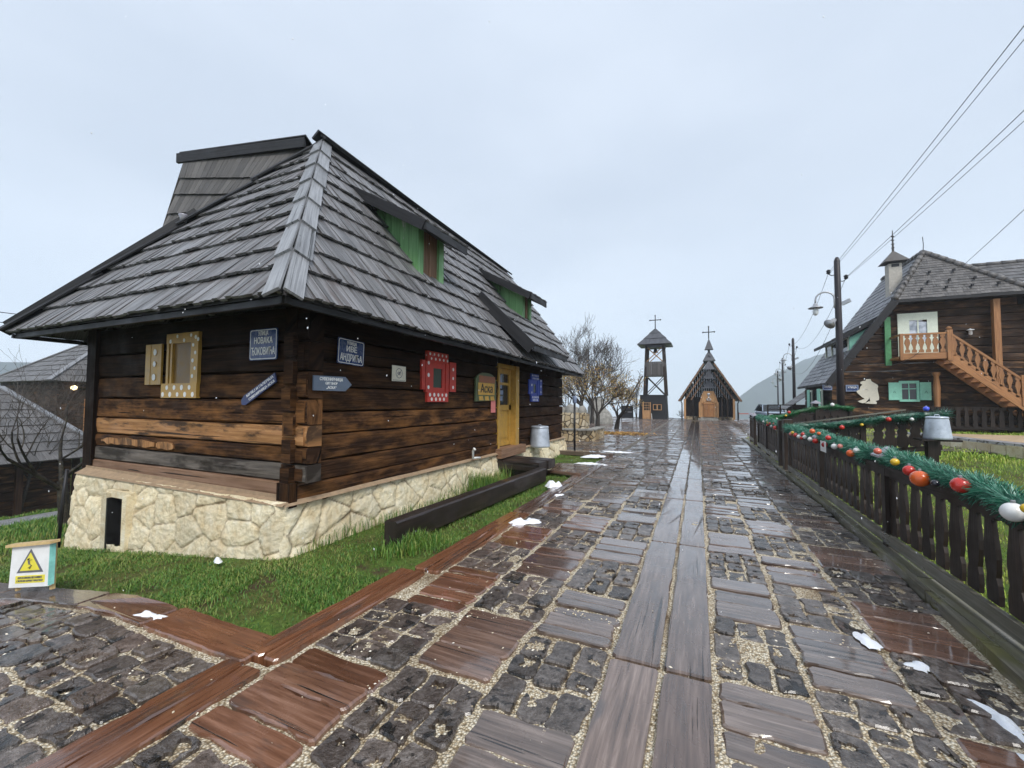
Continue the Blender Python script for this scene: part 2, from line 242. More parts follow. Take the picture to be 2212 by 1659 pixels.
# ---------------------------------------------------------------- mesh helper
V=Vector
class MB:
    def __init__(s): s.v=[]; s.f=[]; s.uv=[]; s.r=[]; s.a=[]; s.m=[]
    va=None
    def face(s,pts,uv=None,r=0.,a=0.,m=0):
        i=len(s.v); s.v+=[tuple(p) for p in pts]; s.f.append(tuple(range(i,i+len(pts))))
        s.uv+= uv if uv else [(0.,0.)]*len(pts); s.r.append(r); s.a.append(a); s.m.append(m)
    def iface(s,idx,uv,r=0.,a=0.,m=0):
        s.f.append(tuple(idx)); s.uv+=uv; s.r.append(r); s.a.append(a); s.m.append(m)
    def obox(s,c,ax,ay,az,r=None,a=0.,m=0,taper=1.):
        """half-extent vectors; grain runs along ax; taper scales ay,az at the +ax end"""
        if r is None: r=R()
        c,ax,ay,az=V(c),V(ax),V(ay),V(az); lx,ly,lz=ax.length,ay.length,az.length
        o=R()*9
        def p(i,j,k):
            t=taper if i>0 else 1.
            return c+ax*i+ay*(j*t)+az*(k*t)
        for (q,w) in ((lambda i,j:p(i,j,1),ly),(lambda i,j:p(i,-j,-1),ly),(lambda i,j:p(i,-1,j),lz),(lambda i,j:p(i,1,-j),lz)):
            s.face([q(-1,-1),q(1,-1),q(1,1),q(-1,1)],[(o,-lx+o),(o,lx+o),(o+2*w,lx+o),(o+2*w,-lx+o)],r,a,m)
        s.face([p(1,-1,-1),p(1,1,-1),p(1,1,1),p(1,-1,1)],[(o,o),(o+2*ly,o),(o+2*ly,o+2*lz),(o,o+2*lz)],r,a,m)
        s.face([p(-1,1,-1),p(-1,-1,-1),p(-1,-1,1),p(-1,1,1)],[(o,o),(o+2*ly,o),(o+2*ly,o+2*lz),(o,o+2*lz)],r,a,m)
    def box(s,x0,x1,y0,y1,z0,z1,grain=None,**k):
        c=((x0+x1)/2,(y0+y1)/2,(z0+z1)/2); h=[V(((x1-x0)/2,0,0)),V((0,(y1-y0)/2,0)),V((0,0,(z1-z0)/2))]
        g=grain if grain is not None else max(range(3),key=lambda i:h[i].length)
        o=[h[g],h[(g+1)%3],h[(g+2)%3]]; s.obox(c,*o,**k)
    def beam(s,p0,p1,w,h,up=(0,0,1),**k):
        p0,p1=V(p0),V(p1); ax=(p1-p0)/2; n=ax.normalized(); up=V(up); side=n.cross(up).normalized(); u2=side.cross(n)
        s.obox((p0+p1)/2,ax,side*(w/2),u2*(h/2),**k)
    def tube(s,pts,rad,n=6,r=0.,a=0.,m=0,cap=True):
        pts=[V(p) for p in pts]; i0=len(s.v); prev=None
        for i,p in enumerate(pts):
            t=(pts[min(i+1,len(pts)-1)]-pts[max(i-1,0)]); t=t.normalized() if t.length>1e-9 else V((0,0,1))
            ref=prev if prev is not None else (V((1,0,0)) if abs(t.x)<.8 else V((0,1,0)))
            x=(ref-t*ref.dot(t)).normalized(); prev=x; y=t.cross(x); rr_=rad[i] if hasattr(rad,'__len__') else rad
            for k in range(n):
                an=2*math.pi*k/n; s.v.append(tuple(p+x*(rr_*math.cos(an))+y*(rr_*math.sin(an))))
        for i in range(len(pts)-1):
            for k in range(n):
                q=(i0+i*n+k,i0+i*n+(k+1)%n,i0+(i+1)*n+(k+1)%n,i0+(i+1)*n+k)
                s.iface(q,[(k*.05,i*.3),((k+1)*.05,i*.3),((k+1)*.05,i*.3+.3),(k*.05,i*.3+.3)],r,a,m)
        if cap:
            s.iface([i0+k for k in reversed(range(n))],[(0,0)]*n,r,a,m); e=i0+(len(pts)-1)*n
            s.iface([e+k for k in range(n)],[(0,0)]*n,r,a,m)
    def lathe(s,prof,c,n=24,r=0.,m=0,axis=None,lo=1.):
        """prof list of (radius,height)"""
        c=V(c); i0=len(s.v); X,Y,Z=V((1,0,0)),V((0,1,0)),V((0,0,1))
        if axis is not None: Z=V(axis).normalized(); X=Z.orthogonal().normalized(); Y=Z.cross(X)
        for rd,h in prof:
            for k in range(n):
                an=2*math.pi*k/n; s.v.append(tuple(c+X*(rd*math.cos(an))+Y*(rd*math.sin(an)*lo)+Z*h))
        for i in range(len(prof)-1):
            for k in range(n):
                s.iface((i0+i*n+k,i0+i*n+(k+1)%n,i0+(i+1)*n+(k+1)%n,i0+(i+1)*n+k),[(k*.1,i*.2),(k*.1+.1,i*.2),(k*.1+.1,i*.2+.2),(k*.1,i*.2+.2)],r,0,m)
        s.iface([i0+k for k in reversed(range(n))],[(0,0)]*n,r,0,m); e=i0+(len(prof)-1)*n; s.iface([e+k for k in range(n)],[(0,0)]*n,r,0,m)
    def prism(s,pts,o,ex,ey,n,t,r=0.,a=0.,m=0):
        """flat outline pts (a,b) in frame o,ex,ey extruded by t along n; grain along ey"""
        o,ex,ey,n=V(o),V(ex),V(ey),V(n); f=[o+ex*p[0]+ey*p[1]+n*t for p in pts]; b=[o+ex*p[0]+ey*p[1] for p in pts]
        uv=[(p[0],p[1]) for p in pts]
        if n.dot(ex.cross(ey))<0: f.reverse(); b.reverse(); uv=uv[::-1]
        s.face(f,uv,r,a,m); s.face(b[::-1],uv[::-1],r,a,m); N=len(pts)
        for i in range(N):
            j=(i+1)%N; s.face([b[i],b[j],f[j],f[i]],[(0,0),(t,0),(t,.1),(0,.1)],r,a,m)
    def build(s,name,mats,parent=None,smooth=False,bevel=0):
        me=bpy.data.meshes.new(name); vs=s.v
        if parent is not None:
            P=wloc(parent); vs=[(x-P[0],y-P[1],z-P[2]) for x,y,z in vs]
        me.from_pydata(vs,[],s.f); 
        l=me.uv_layers.new(name='UV'); l.data.foreach_set('uv',np.array(s.uv,dtype=np.float32).ravel())
        for an,dat in (('rnd',s.r),('aux',s.a)):
            at=me.attributes.new(an,'FLOAT','FACE'); at.data.foreach_set('value',np.array(dat,dtype=np.float32))
        if s.va:
            me.attributes.remove(me.attributes['aux']); at=me.attributes.new('aux','FLOAT','POINT'); at.data.foreach_set('value',np.array(s.va,dtype=np.float32))
        me.polygons.foreach_set('material_index',np.array(s.m,dtype=np.int32))
        if smooth: me.polygons.foreach_set('use_smooth',np.ones(len(s.f),dtype=bool))
        for x in (mats if isinstance(mats,(list,tuple)) else [mats]): me.materials.append(M[x] if isinstance(x,str) else x)
        me.update(); o=bpy.data.objects.new(name,me); COL.objects.link(o)
        if parent is not None: o.parent=parent
        if bevel:
            b=o.modifiers.new('bevel','BEVEL'); b.width=bevel; b.segments=2; b.limit_method='ANGLE'; b.angle_limit=math.radians(40)
        return o
def wloc(o):
    p=V((0,0,0))
    while o is not None: p=p+o.location; o=o.parent
    return p
def tag(o,label=None,cat=None,group=None,kind=None):
    if label: o['label']=label
    if cat: o['category']=cat
    if group: o['group']=group
    if kind: o['kind']=kind
    return o
def thing(name,label,cat,loc=(0,0,0),group=None):
    o=bpy.data.objects.new(name,None); o.empty_display_size=.1; COL.objects.link(o); o.location=loc; return tag(o,label,cat,group)
class FR:
    """frame on a wall: a to the right, b up, c out of the wall"""
    def __init__(s,o,ex,ey,n): s.o,s.ex,s.ey,s.n=V(o),V(ex),V(ey),V(n)
    def p(s,a,b,c=0): return s.o+s.ex*a+s.ey*b+s.n*c
    def box(s,mb,a0,a1,b0,b1,c0,c1,grain='b',**k):
        h=dict(a=s.ex*((a1-a0)/2),b=s.ey*((b1-b0)/2),c=s.n*((c1-c0)/2)); o={'a':'abc','b':'bca','c':'cab'}[grain]
        mb.obox(s.p((a0+a1)/2,(b0+b1)/2,(c0+c1)/2),h[o[0]],h[o[1]],h[o[2]],**k)
    def poly(s,mb,pts,c0,t,**k): mb.prism(pts,s.p(0,0,c0),s.ex,s.ey,s.n,t,**k)
    def disc(s,mb,a,b,rd,c,t=.004,asp=1.,n=12,**k): s.poly(mb,[(a+rd*math.cos(2*math.pi*i/n),b+rd*asp*math.sin(2*math.pi*i/n)) for i in range(n)],c,t,**k)
    def text(s,body,a,b,c,size,parent,mt,name='lettering',wide=1.,width=None):
        cu=bpy.data.curves.new('t','FONT'); cu.body=body; cu.size=size; cu.align_x='CENTER'; cu.align_y='CENTER'; cu.extrude=.0015; cu.offset=0
        t=bpy.data.objects.new('t',cu); COL.objects.link(t); dg=bpy.context.evaluated_depsgraph_get(); me=bpy.data.meshes.new_from_object(t.evaluated_get(dg))
        bpy.data.objects.remove(t); bpy.data.curves.remove(cu)
        if len(me.vertices)==0: return None
        xs=[v.co.x for v in me.vertices]; w=max(xs)-min(xs)
        if width: wide=width/w
        ps=[v.co.copy() for v in me.vertices]; fs=[tuple(p.vertices) for p in me.polygons]; n_=len(ps); me=bpy.data.meshes.new('lettering')
        me.from_pydata([tuple(p) for p in ps]+[(p.x+size*.045,p.y+size*.02,p.z+.0007) for p in ps],[],fs+[tuple(i+n_ for i in f) for f in fs])
        P=wloc(parent)
        for v in me.vertices: v.co=s.p(a+v.co.x*wide,b+v.co.y,c+v.co.z)-P
        me.materials.clear(); me.materials.append(M[mt]); o=bpy.data.objects.new(name,me); COL.objects.link(o); o.parent=parent; return o
def sm(a,b,x):
    t=max(0.,min(1.,(x-a)/(b-a))); return t*t*(3-2*t)
def pn(x,y,z=0.): return mnoise.noise(V((x,y,z)))

# ---------------------------------------------------------------- terrain
XS=-4.1
def zg(x,y):
    z=0.
    if x<XS:
        w=-.116*(XS-x) if x>-11.5 else -.858-.155*(-11.5-x)
        z+=max(w,-2.5)*(1-sm(13.5,24,y))
    if x>1.9: z+=.45*sm(6,12,y)*sm(1.95,3.6,x)*(1-sm(30,44,y))
    far=max(0.,y-47,-x-45,x-45,-y-25)
    return z-far*.22 if far<180 else z-39.6
def shingles(mb,P0,P1,P2,P3,n,bw=.1,th=.03,lift=.055,over=.25,jit=.02,m=0,slip=.025):
    P0,P1,P2,P3=map(V,(P0,P1,P2,P3)); e=(P1-P0); Lg=e.length; e=e/Lg; nn=e.cross(P3-P0).normalized()
    if nn.z<0: nn=-nn
    up=nn.cross(e).normalized()
    if up.dot(P3-P0)<0: up=-up
    H=(P3-P0).dot(up); s3=(P3-P0).dot(e); s2=(P2-P0).dot(e); H2=(P2-P0).dot(up)
    base=[P0+nn*-.01,P1+nn*-.01,P2+nn*-.01,P3+nn*-.01]; mb.face(base if nn.dot((P1-P0).cross(P2-P0))>0 else base[::-1],[(0,0),(Lg,0),(s2,H),(s3,H)],.2,0,m)
    for i in range(n):
        t0,t1=i/n,min(1.,(i+1+over)/n); s=-.03+U(-bw,0); row=U(-.008,.008)
        wob=U(0,9)
        while s<Lg+.03:
            w=bw*U(.6,1.4); a0,a1=s,s+w-.004; s+=w
            def cl(x,t):
                return max(s3*t,min(Lg+(s2-Lg)*t,x))
            tt0=t0+row/H+ (U(-slip,slip)*.5+.018*pn(s*1.3,wob))/H*.8 if i>0 else t0-U(0,.03)/H
            q=[cl(a0,tt0),cl(a1,tt0),cl(a1,t1),cl(a0,t1)]
            if q[1]-q[0]<.008 and q[2]-q[3]<.008: continue
            l0=lift*U(.7,1.25)+.018*abs(pn(s*.9,wob+3)); r=R(); aux=1. if R()<.55 else R()
            def P(x,t,h): return P0+e*x+up*(H*t)+nn*h
            A=[P(q[0],tt0,l0),P(q[1],tt0,l0+U(-.004,.004)),P(q[2],t1,.006),P(q[3],t1,.006)]
            if (A[1]-A[0]).cross(A[2]-A[0]).dot(nn)<0: A=[A[1],A[0],A[3],A[2]]; q=[q[1],q[0],q[3],q[2]]
            v0=U(0,20); u0=U(0,5); hh=H*(t1-tt0)
            mb.face(A,[(u0+q[0],v0),(u0+q[1],v0),(u0+q[2],v0+hh),(u0+q[3],v0+hh)],r,aux,m)
            B=[A[0]-nn*th,A[1]-nn*th,A[1],A[0]]; mb.face(B,[(u0,v0),(u0+w,v0),(u0+w,v0+th),(u0,v0+th)],r*.3,aux,m)  # butt edge toned darker: shadow of the course line painted in
            mb.face([A[1]-nn*th,A[2]-nn*.006,A[2],A[1]],[(u0,v0),(u0,v0+hh),(u0+th,v0+hh),(u0+th,v0)],r*.5,aux,m)
            mb.face([A[3]-nn*.006,A[0]-nn*th,A[0],A[3]],[(u0,v0),(u0,v0+hh),(u0+th,v0+hh),(u0+th,v0)],r*.5,aux,m)
def hlog(mb,p0,p1,z0,z1,depth,nrm,r=None,a=0.,m=0,seg=12,rough=.012,rnd_=.03):
    """squared log lying along p0-p1, outer face toward nrm, edges eased and hewn unevenly"""
    p0,p1,nrm=V((*p0,0)),V((*p1,0)),V(nrm); Lg=(p1-p0).length; r=R() if r is None else r; s0=R()*50
    prof=[(-depth,z0),(-.02,z0+.002),(0,z0+.016),(.004,(z0+z1)/2),(0,z1-.016),(-.02,z1-.002),(-depth,z1)]
    i0=len(mb.v); K=len(prof)
    for i in range(seg+1):
        t=i/seg; b=p0.lerp(p1,t)
        for k,(d,z) in enumerate(prof):
            j=rough*pn(t*Lg*1.7+s0,k*.8,s0) if 0<k<K-1 else 0
            q=b+nrm*(d+j*1.4); mb.v.append((q.x,q.y,z+(j*.7 if 0<k<K-1 else 0)))
    o=R()*20; W=[0,.08,.13,.13+(z1-z0)/2-.03,.13+(z1-z0)-.06,.13+(z1-z0),.2+(z1-z0)]
    flip=nrm.cross(p1-p0).z>0
    for i in range(seg):
        for k in range(K-1):
            q=[i0+i*K+k,i0+(i+1)*K+k,i0+(i+1)*K+k+1,i0+i*K+k+1]; a_=Lg*i/seg+o; b_=Lg*(i+1)/seg+o
            uv=[(W[k]+o,a_),(W[k]+o,b_),(W[k+1]+o,b_),(W[k+1]+o,a_)]
            if flip: q=q[::-1]; uv=uv[::-1]
            mb.iface(q,uv,r,a,m)
    for e in (0,seg):
        q=[i0+e*K+k for k in range(K)]; mb.iface(q if (e==0)!=flip else q[::-1],[(R()*.1,z) for _,z in prof],r,a,m)
# ---------------------------------------------------------------- ground sheet
def axis(lo,hi,fine0,fine1,st):
    a=[lo]; x=lo
    while x<hi:
        d=0 if fine0<=x<=fine1 else min(abs(x-fine0),abs(x-fine1)); x+=st+d*.25; a.append(min(x,hi))
    return a
mb=MB(); gx=axis(-900,900,-20,12,.5); gy=axis(-250,1150,-3,26,.5)
for y in gy:
    for x in gx:
        mb.v.append((x,y,zg(x,y)-.07+(.02*pn(x*.8,y*.8) if abs(x)<60 else 0)))
for j in range(len(gy)-1):
    for i in range(len(gx)-1):
        k=j*len(gx)+i; mb.iface((k,k+1,k+len(gx)+1,k+len(gx)),[(0,0)]*4)
tag(mb.build('ground','turf',smooth=True),kind='structure')
# hills
def hill(pts,depth,name='hills'):
    mb=MB(); K=14; ex=[]
    P=[V((p[0]*2.2,p[1]*2.2,1.6+(p[2]-1.6)*2.2)) for p in pts]; n=len(P); depth*=2
    for i in range(n):
        o=V((P[i].x,P[i].y,0)); dirn=V((P[i].x,P[i].y,0)).normalized()
        for k in range(-K,K+1):
            t=k/K; h=P[i].z*(1-abs(t)**1.3)+(4*pn(P[i].x*.05,P[i].y*.05+t*4)+1.5*pn(P[i].x*.2,t*19))*(1-abs(t))*max(0,min(1,P[i].z/15)) -85*abs(t)**1.3
            q=o+dirn*(depth*t); mb.v.append((q.x,q.y,h))
    w=2*K+1
    for i in range(n-1):
        for k in range(w-1): mb.iface((i*w+k,i*w+k+1,(i+1)*w+k+1,(i+1)*w+k),[(0,0)]*4)
    return tag(mb.build(name,'hill',smooth=True),kind='structure')
def dens(pts,m):
    out=[]
    for a,b in zip(pts,pts[1:]):
        for i in range(m): t=i/m; out.append(tuple(x+(y-x)*t for x,y in zip(a,b)))
    return out+[pts[-1]]
hill(dens([(14,448,-40),(26,451,-12),(34.2,453.3,5.3),(45.6,457.9,15.1),(62,464.7,26.3),(78.3,471.6,35.2),(102.7,481.9,46.5),(159.7,506.2,66),(240,500,74),(330,450,60),(390,400,30)],6),70)
hill(dens([(-390,-60,18),(-400,60,24),(-392,118,25),(-372,128,23),(-345,165,18),(-320,215,8),(-290,280,-10),(-260,330,-40)],6),70)

# ---------------------------------------------------------------- timber paving
def zr(x,y): return zg(x,y)+.012*pn(x*.9,y*.9)
PAV=MB(); 
def outl(a0,a1,b0,b1,rad,jit,nl,ns):
    pts=[]; s=R()*90
    def seg(p,q,n):
        for i in range(n): t=i/n; pts.append((p[0]+(q[0]-p[0])*t,p[1]+(q[1]-p[1])*t))
    c=[(a0+rad,b0),(a1-rad,b0),(a1,b0+rad),(a1,b1-rad),(a1-rad,b1),(a0+rad,b1),(a0,b1-rad),(a0,b0+rad)]
    for i in range(8): seg(c[i],c[(i+1)%8],(nl if i%4==0 else ns if i%4==2 else 1))
    return [(x+jit*pn(x*9,y*9,s),y+jit*pn(x*9,y*9,s+7)) for x,y in pts]
def slab(pts,top,r,a,m,axis,edge=.012,hole=None,drop=.1,tilt=(0,0)):
    """block of timber with an eased rim; optional rotted hole (offset, size)"""
    cx=sum(p[0] for p in pts)/len(pts); cy=sum(p[1] for p in pts)/len(pts); N=len(pts); mb=PAV
    def sc(p,d):
        l=math.hypot(p[0]-cx,p[1]-cy); f=max(.3,1-d/l); return (cx+(p[0]-cx)*f,cy+(p[1]-cy)*f)
    z=lambda p,dz: zr(p[0],p[1])+top+dz+(p[0]-cx)*tilt[0]+(p[1]-cy)*tilt[1]
    if hole: N0=len(pts); pts=[tuple(p0[q]+(p1[q]-p0[q])*h_ for q in (0,1)) for p0,p1 in zip(pts,pts[1:]+pts[:1]) for h_ in (0,.5)]; N=len(pts)
    off=(R()*30,R()*30)
    uv=lambda p: (p[0]-cx,p[1]-cy) if m==1 else ((p[1]-cy+off[0],p[0]+off[1]) if axis=='x' else (p[0]-cx+off[0],p[1]+off[1]))
    rings=[[(p,-drop) for p in pts],[(p,-.010) for p in pts],[(sc(p,edge),0.) for p in pts]]
    if hole:
        hx,hy,hs,ha=hole; s=R()*50; hp=[]
        for p in pts:
            an=math.atan2(p[1]-cy,p[0]-cx); rd=hs*(1+1.1*pn(math.cos(an)*2.2+s,math.sin(an)*2.2,s)+.35*pn(math.cos(an)*6+s,math.sin(an)*6,s)); hp.append((cx+hx+rd*math.cos(an),cy+hy+rd*ha*math.sin(an)))
        rings+= [[(p,-.004) for p in hp],[((p[0]*.8+(cx+hx)*.2,p[1]*.8+(cy+hy)*.2),-.06) for p in hp]]
    i0=len(mb.v)
    for rg in rings:
        for p,dz in rg: mb.v.append((p[0],p[1],z(p,dz)))
    for j in range(len(rings)-1):
        for k in range(N):
            k2=(k+1)%N; A=rings[j][k][0]; B=rings[j][k2][0]; C=rings[j+1][k2][0]; D=rings[j+1][k][0]
            mb.iface((i0+j*N+k,i0+j*N+k2,i0+(j+1)*N+k2,i0+(j+1)*N+k),[uv(A),uv(B),uv(C),uv(D)],r,a,m)
    if not hole:
        t=i0+2*N; mb.iface([t+k for k in range(N)],[uv(rings[2][k][0]) for k in range(N)],r,a,m)
def rd(x,y):   # how rusty-brown the timber is here
    v=.9*sm(-.9,-1.7,x)*sm(9,4.5,y)+.75*sm(1.0,1.35,x)*sm(9,3,y)+ .5*pn(x*.7,y*.7,4)
    return max(0,min(1,v))
def planks(x0,x1,y0,y1,near):
    n=random.choice([3,3,4,4,5]) if y1-y0>.5 else 2; cuts=[0]+sorted((i+U(-.12,.12))/n for i in range(1,n))+[1]
    for i in range(n):
        g=.010 if R()<.6 else .028
        a=y0+(y1-y0)*cuts[i]+g*.5; b=y0+(y1-y0)*cuts[i+1]-g*.5; e=U(.006,.022); xs=U(0,.02)
        slab(outl(x0+e+xs*(R()<.5),x1-e,a,b,U(.012,.03),.018,8 if near else 3,2),U(-.012,.012),R(),rd((x0+x1)/2,(a+b)/2)*U(.7,1),0,'x',tilt=(U(-.012,.012),U(-.02,.02)))
def blocks(x0,x1,y0,y1,near):
    nx=3 if x1-x0>.45 else 2; ny=random.choice([3,3,4]) if y1-y0>.5 else 2
    cx=[x0+(x1-x0)*(i/nx) for i in range(nx+1)]
    for i in range(nx):
        cy=[0]+sorted((k+U(-.22,.22))/ny for k in range(1,ny))+[1]
        for k in range(ny):
            g=.005; a0=cx[i]+g+U(0,.007); a1=cx[i+1]-g-U(0,.007); b0=y0+(y1-y0)*cy[k]+g+U(0,.006); b1=y0+(y1-y0)*cy[k+1]-g-U(0,.006)
            w=min(a1-a0,b1-b0); 
            if w<.05: continue
            q=R(); hole=None
            if q<.55 and near:
                hole=(U(-.3,.3)*w,U(-.3,.3)*w,w*U(.12,.34),U(.5,1.4)); 
            elif q<.565 and near: continue
            slab(outl(a0,a1,b0,b1,U(.008,.026),.026 if near else .012,4 if near else 2,4 if near else 2),U(-.014,.010),R(),rd(a0,b0)*.5*R(),1,'y',edge=.009,hole=hole,tilt=(U(-.03,.03),U(-.03,.03)))
# central pair of long beams
y=-.2; k=0; cuts=[-1.0,.6,2.72,5.15,7.5,9.6,11.9,14.2,16.6,19,21.4,24,26.5,29,31.5,34,36.5,39]
for a,b in zip(cuts,cuts[1:]):
    for x0,x1 in ((-.51,-.235),(-.205,.055)):
        slab(outl(x0,x1,a+.014,b-.014+U(0,.03),.02,.012,3,12),.006+U(-.004,.004),R(),.18*R()+(.5 if b<3 and x0>-.3 else 0)*.4,0,'y')
# checker of plank bays and end-grain bays
def bay(x0,x1,y0,y1,pl):
    near=y0<12 and y1>-.5
    (planks if pl else blocks)(x0,x1,y0,y1,near)
rcol=[.07,.555,1.08,1.60]; lcol=[-.525,-1.085,-1.645,-2.205]
ry=[1.25-.72*3+.0]
H=.76
for cset in (rcol,lcol):
    for i in range(3):
        x0,x1=sorted((cset[i],cset[i+1])); xk=x0; y=-1.0-(.0 if i%2 else .0); k=0
        while y<46:
            x0=-2.345 if (cset is lcol and i==2 and y<2.7) else xk; x1=max(1.58,min(1.75,1.58+(y+.3-3.2)*.085)) if (cset is rcol and i==2) else x1; yy=y+(.12 if i==1 else 0)+U(-.02,.02); h=H*U(.93,1.07)
            if not (cset is rcol and y>41): g_=.008 if y<7 else .002; bay(x0+g_,x1-g_,yy,yy+H-.012,(k+i)%2==(0 if cset is rcol else 1))
            y+=H; k+=1
# left edge beams (slightly skewed), and their run on towards the side path
def edgebeam(xa,ya,xb,yb,w,red,dz=.0):
    d=V((xb-xa,yb-ya,0)); L_=d.length; d.normalize(); s=V((-d.y,d.x,0)); pts=[]
    for (u,v) in outl(0,L_,0,w,.02,.014,14,3): q=V((xa,ya,0))+d*u+s*v; pts.append((q.x,q.y))
    slab(pts,.012+dz,R(),red,0,'y' if abs(d.y)>abs(d.x) else 'x')
for ya,yb in ((-1.2,.75),(.77,1.72)):
    edgebeam(-2.36,ya,-2.36,yb,.145,.9); edgebeam(-2.515,ya,-2.515,yb,.15,1.)
for ya,yb,xa,xb in ((1.80,3.30,-2.37,-2.33),(3.34,5.6,-2.23,-2.215),(5.63,8.0,-2.215,-2.21),(8.03,10.4,-2.21,-2.205),(10.4,12.6,-2.205,-2.2)):
    edgebeam(xa,ya,xb,yb,.125,.95 if yb<6 else .3); edgebeam(xa-.135,ya,xb-.135,yb,.14,1. if yb<6 else .4)
# board along the side path
edgebeam(-3.62,1.70,-2.56,1.72,.27,.95); edgebeam(-4.55,1.69,-3.64,1.70,.25,.8); edgebeam(-5.9,1.60,-4.58,1.70,.24,.1); edgebeam(-7.6,1.58,-5.93,1.60,.26,.0)
# side path bays
for i in range(9):
    x1=-2.69-.66*i; x0=x1-.65
    for k in range(5):
        y1=1.66-.56*k; y0=y1-.545
        bay(x0,x1,y0,y1,(i==2 and k in (1,)) or (i,k) in ((4,0),(3,1),(5,2),(1,4)))
# plaza around the trees and in front of church
y=12.9; k=0
while y<46.5:
    x=-2.36; i=0
    while x>-15.:
        w=.62*U(.9,1.1)
        if not(-5.9<x<-3.8 and 17<y<19.2): bay(x-w+.01,x,y,y+H-.014,True if (y>20 or (i+k)%3) else False)
        x-=w; i+=1
    if y>21.5:
        x=1.62
        while x<9:
            w=.62*U(.9,1.1); bay(x,x+w-.01,y,y+H-.014,True); x+=w
    y+=H; k+=1
tag(PAV.build('paving',['plank','endgrain'],bevel=0),kind='structure')
# gravel bed below the timber
def sheet(name,mt,xs,ys,f,kind='structure'):
    mb=MB()
    for y in ys:
        for x in xs: mb.v.append((x,y,f(x,y)))
    n=len(xs)
    for j in range(len(ys)-1):
        for i in range(n-1): k=j*n+i; mb.iface((k,k+1,k+n+1,k+n),[(0,0)]*4)
    return tag(mb.build(name,mt,smooth=True),kind=kind)
fr=lambda a,b,s: [a+(b-a)*i/max(1,round((b-a)/s)) for i in range(max(1,round((b-a)/s))+1)]
sheet('gravel_bed','gravel',fr(-2.40,1.68,.08),fr(-1.3,8.,.08),lambda x,y: zr(x,y)-.018+.016*pn(x*6,y*6))
sheet('gravel_bed','gravel',fr(-8.8,-2.40,.08),fr(-1.3,1.78,.08),lambda x,y: zr(x,y)-.022+.024*pn(x*4,y*4))
sheet('gravel_bed','gravel2',fr(-2.40,1.68,.16),fr(8.,14,.16),lambda x,y: zr(x,y)-.018)
sheet('gravel_bed','gravel2',fr(-15.5,9.5,.5),fr(14,46.8,.5),lambda x,y: zr(x,y)-.018)
sheet('gravel_bed','gravel2',fr(-15.5,-2.40,.3),fr(12.75,14,.3),lambda x,y: zr(x,y)-.019)
# loose chips
mb=MB()
for i in range(9000):
    d=R()**1.8*6.5+.9; x=U(-4.6,1.62); y=U(.3,8.) if R()<.5 else U(.3,4.)
    if x<-2.4 and y>1.75: continue
    z=zr(x,y)-.018+.024*pn(x*4,y*4)
    if R()<.012: z=zr(x,y)+.013
    s=U(.004,.0085); an=U(0,6.3); ex=V((math.cos(an),math.sin(an),U(-.3,.3)))*s*1.5; ey=V((-math.sin(an),math.cos(an),U(-.3,.3)))*s*.9; c=V((x,y,z)); up=V((0,0,s*.8)); r=R()
    P=[c+ex,c+ey,c-ex,c-ey]; T=c+up
    for q in range(4): mb.face([P[q],P[(q+1)%4],T],None,r)
tag(mb.build('gravel_chips','chip'),kind='stuff')

# kerb along the picket fence
mb=MB()
for a,b in ((-1.,1.9),(1.92,4.6),(4.62,7.4),(7.42,10.2),(10.22,12.9),(12.92,15.6),(15.62,18.3),(18.32,20.6)):
    kx=lambda y: 1.60+max(0,min(.17,(y-3.1)*.068))
    mb.beam((kx(a)+.05,a,.0),(kx(b)+.05,b,.0),.11,.12+U(-.01,.01),a=1.); mb.beam((1.81,a+.3,.0),(1.81,b+.3,.0),.14 if a<4 else .10,.14,a=.6)
tag(mb.build('kerb','kerb',bevel=.012),kind='structure')

# path on the lower left, sandy yard on the right
sheet('path','pathstone',fr(-19.6,-15.6,.5),fr(2.,14,.5),lambda x,y: zg(x,y)-.03)
sheet('yard','sand',fr(6.9,24,.6),fr(9,21.6,.6),lambda x,y: zg(x,y)+.02)

# ---------------------------------------------------------------- grass
def grass(name,mt,n,region,hmin,hmax,w=.006,lean=.6,seed=1,zoff=-.06,keep=None):
    mb=MB(); rs=random.Random(seed)
    u=rs.uniform
    for i in range(n):
        x,y=region(rs)
        if keep and not keep(x,y): continue
        z=zg(x,y)+zoff; cl=.6+.8*max(0,pn(x*1.7,y*1.7,seed)+.35); h=u(hmin,hmax)*cl; an=u(0,6.283); l=u(.2,1.)*lean*h; dx,dy=math.cos(an),math.sin(an); wx,wy=-dy*w*.5,dx*w*.5
        m=(x+dx*l*.35,y+dy*l*.35,z+h*.65); t=(x+dx*l,y+dy*l,z+h); r=rs.random()
        i0=len(mb.v); mb.v+=[(x-wx,y-wy,z),(x+wx,y+wy,z),(m[0]+wx*.8,m[1]+wy*.8,m[2]),(m[0]-wx*.8,m[1]-wy*.8,m[2]),t]
        mb.iface((i0,i0+1,i0+2,i0+3),[(0,0)]*4,r); mb.iface((i0+3,i0+2,i0+4),[(0,0)]*3,r)
    return tag(mb.build(name,mt),kind='stuff')
def xl(y): return -2.66 if y<3.3 else -2.37
def okl(x,y):
    if x>xl(y)-.005-.03*abs(pn(x*3,y*3)) : return False
    if y<1.96+.02*pn(x*4,0): return False
    if x>-8.5 and 3.1<y<13.3 and x<-4.06: return False
    if y>12.55: return False
    if -3.42<x<-2.3 and 8.95<y<10.45: return False
    if pn(x*1.6,y*1.6,9)>.16 and R()<.8: return False
    return True
grass('grass','grass',40000,lambda r:(r.uniform(-4.2,-2.36),1.9+r.random()**1.25*10.6),.02,.048,.006,1.5,3,keep=okl)
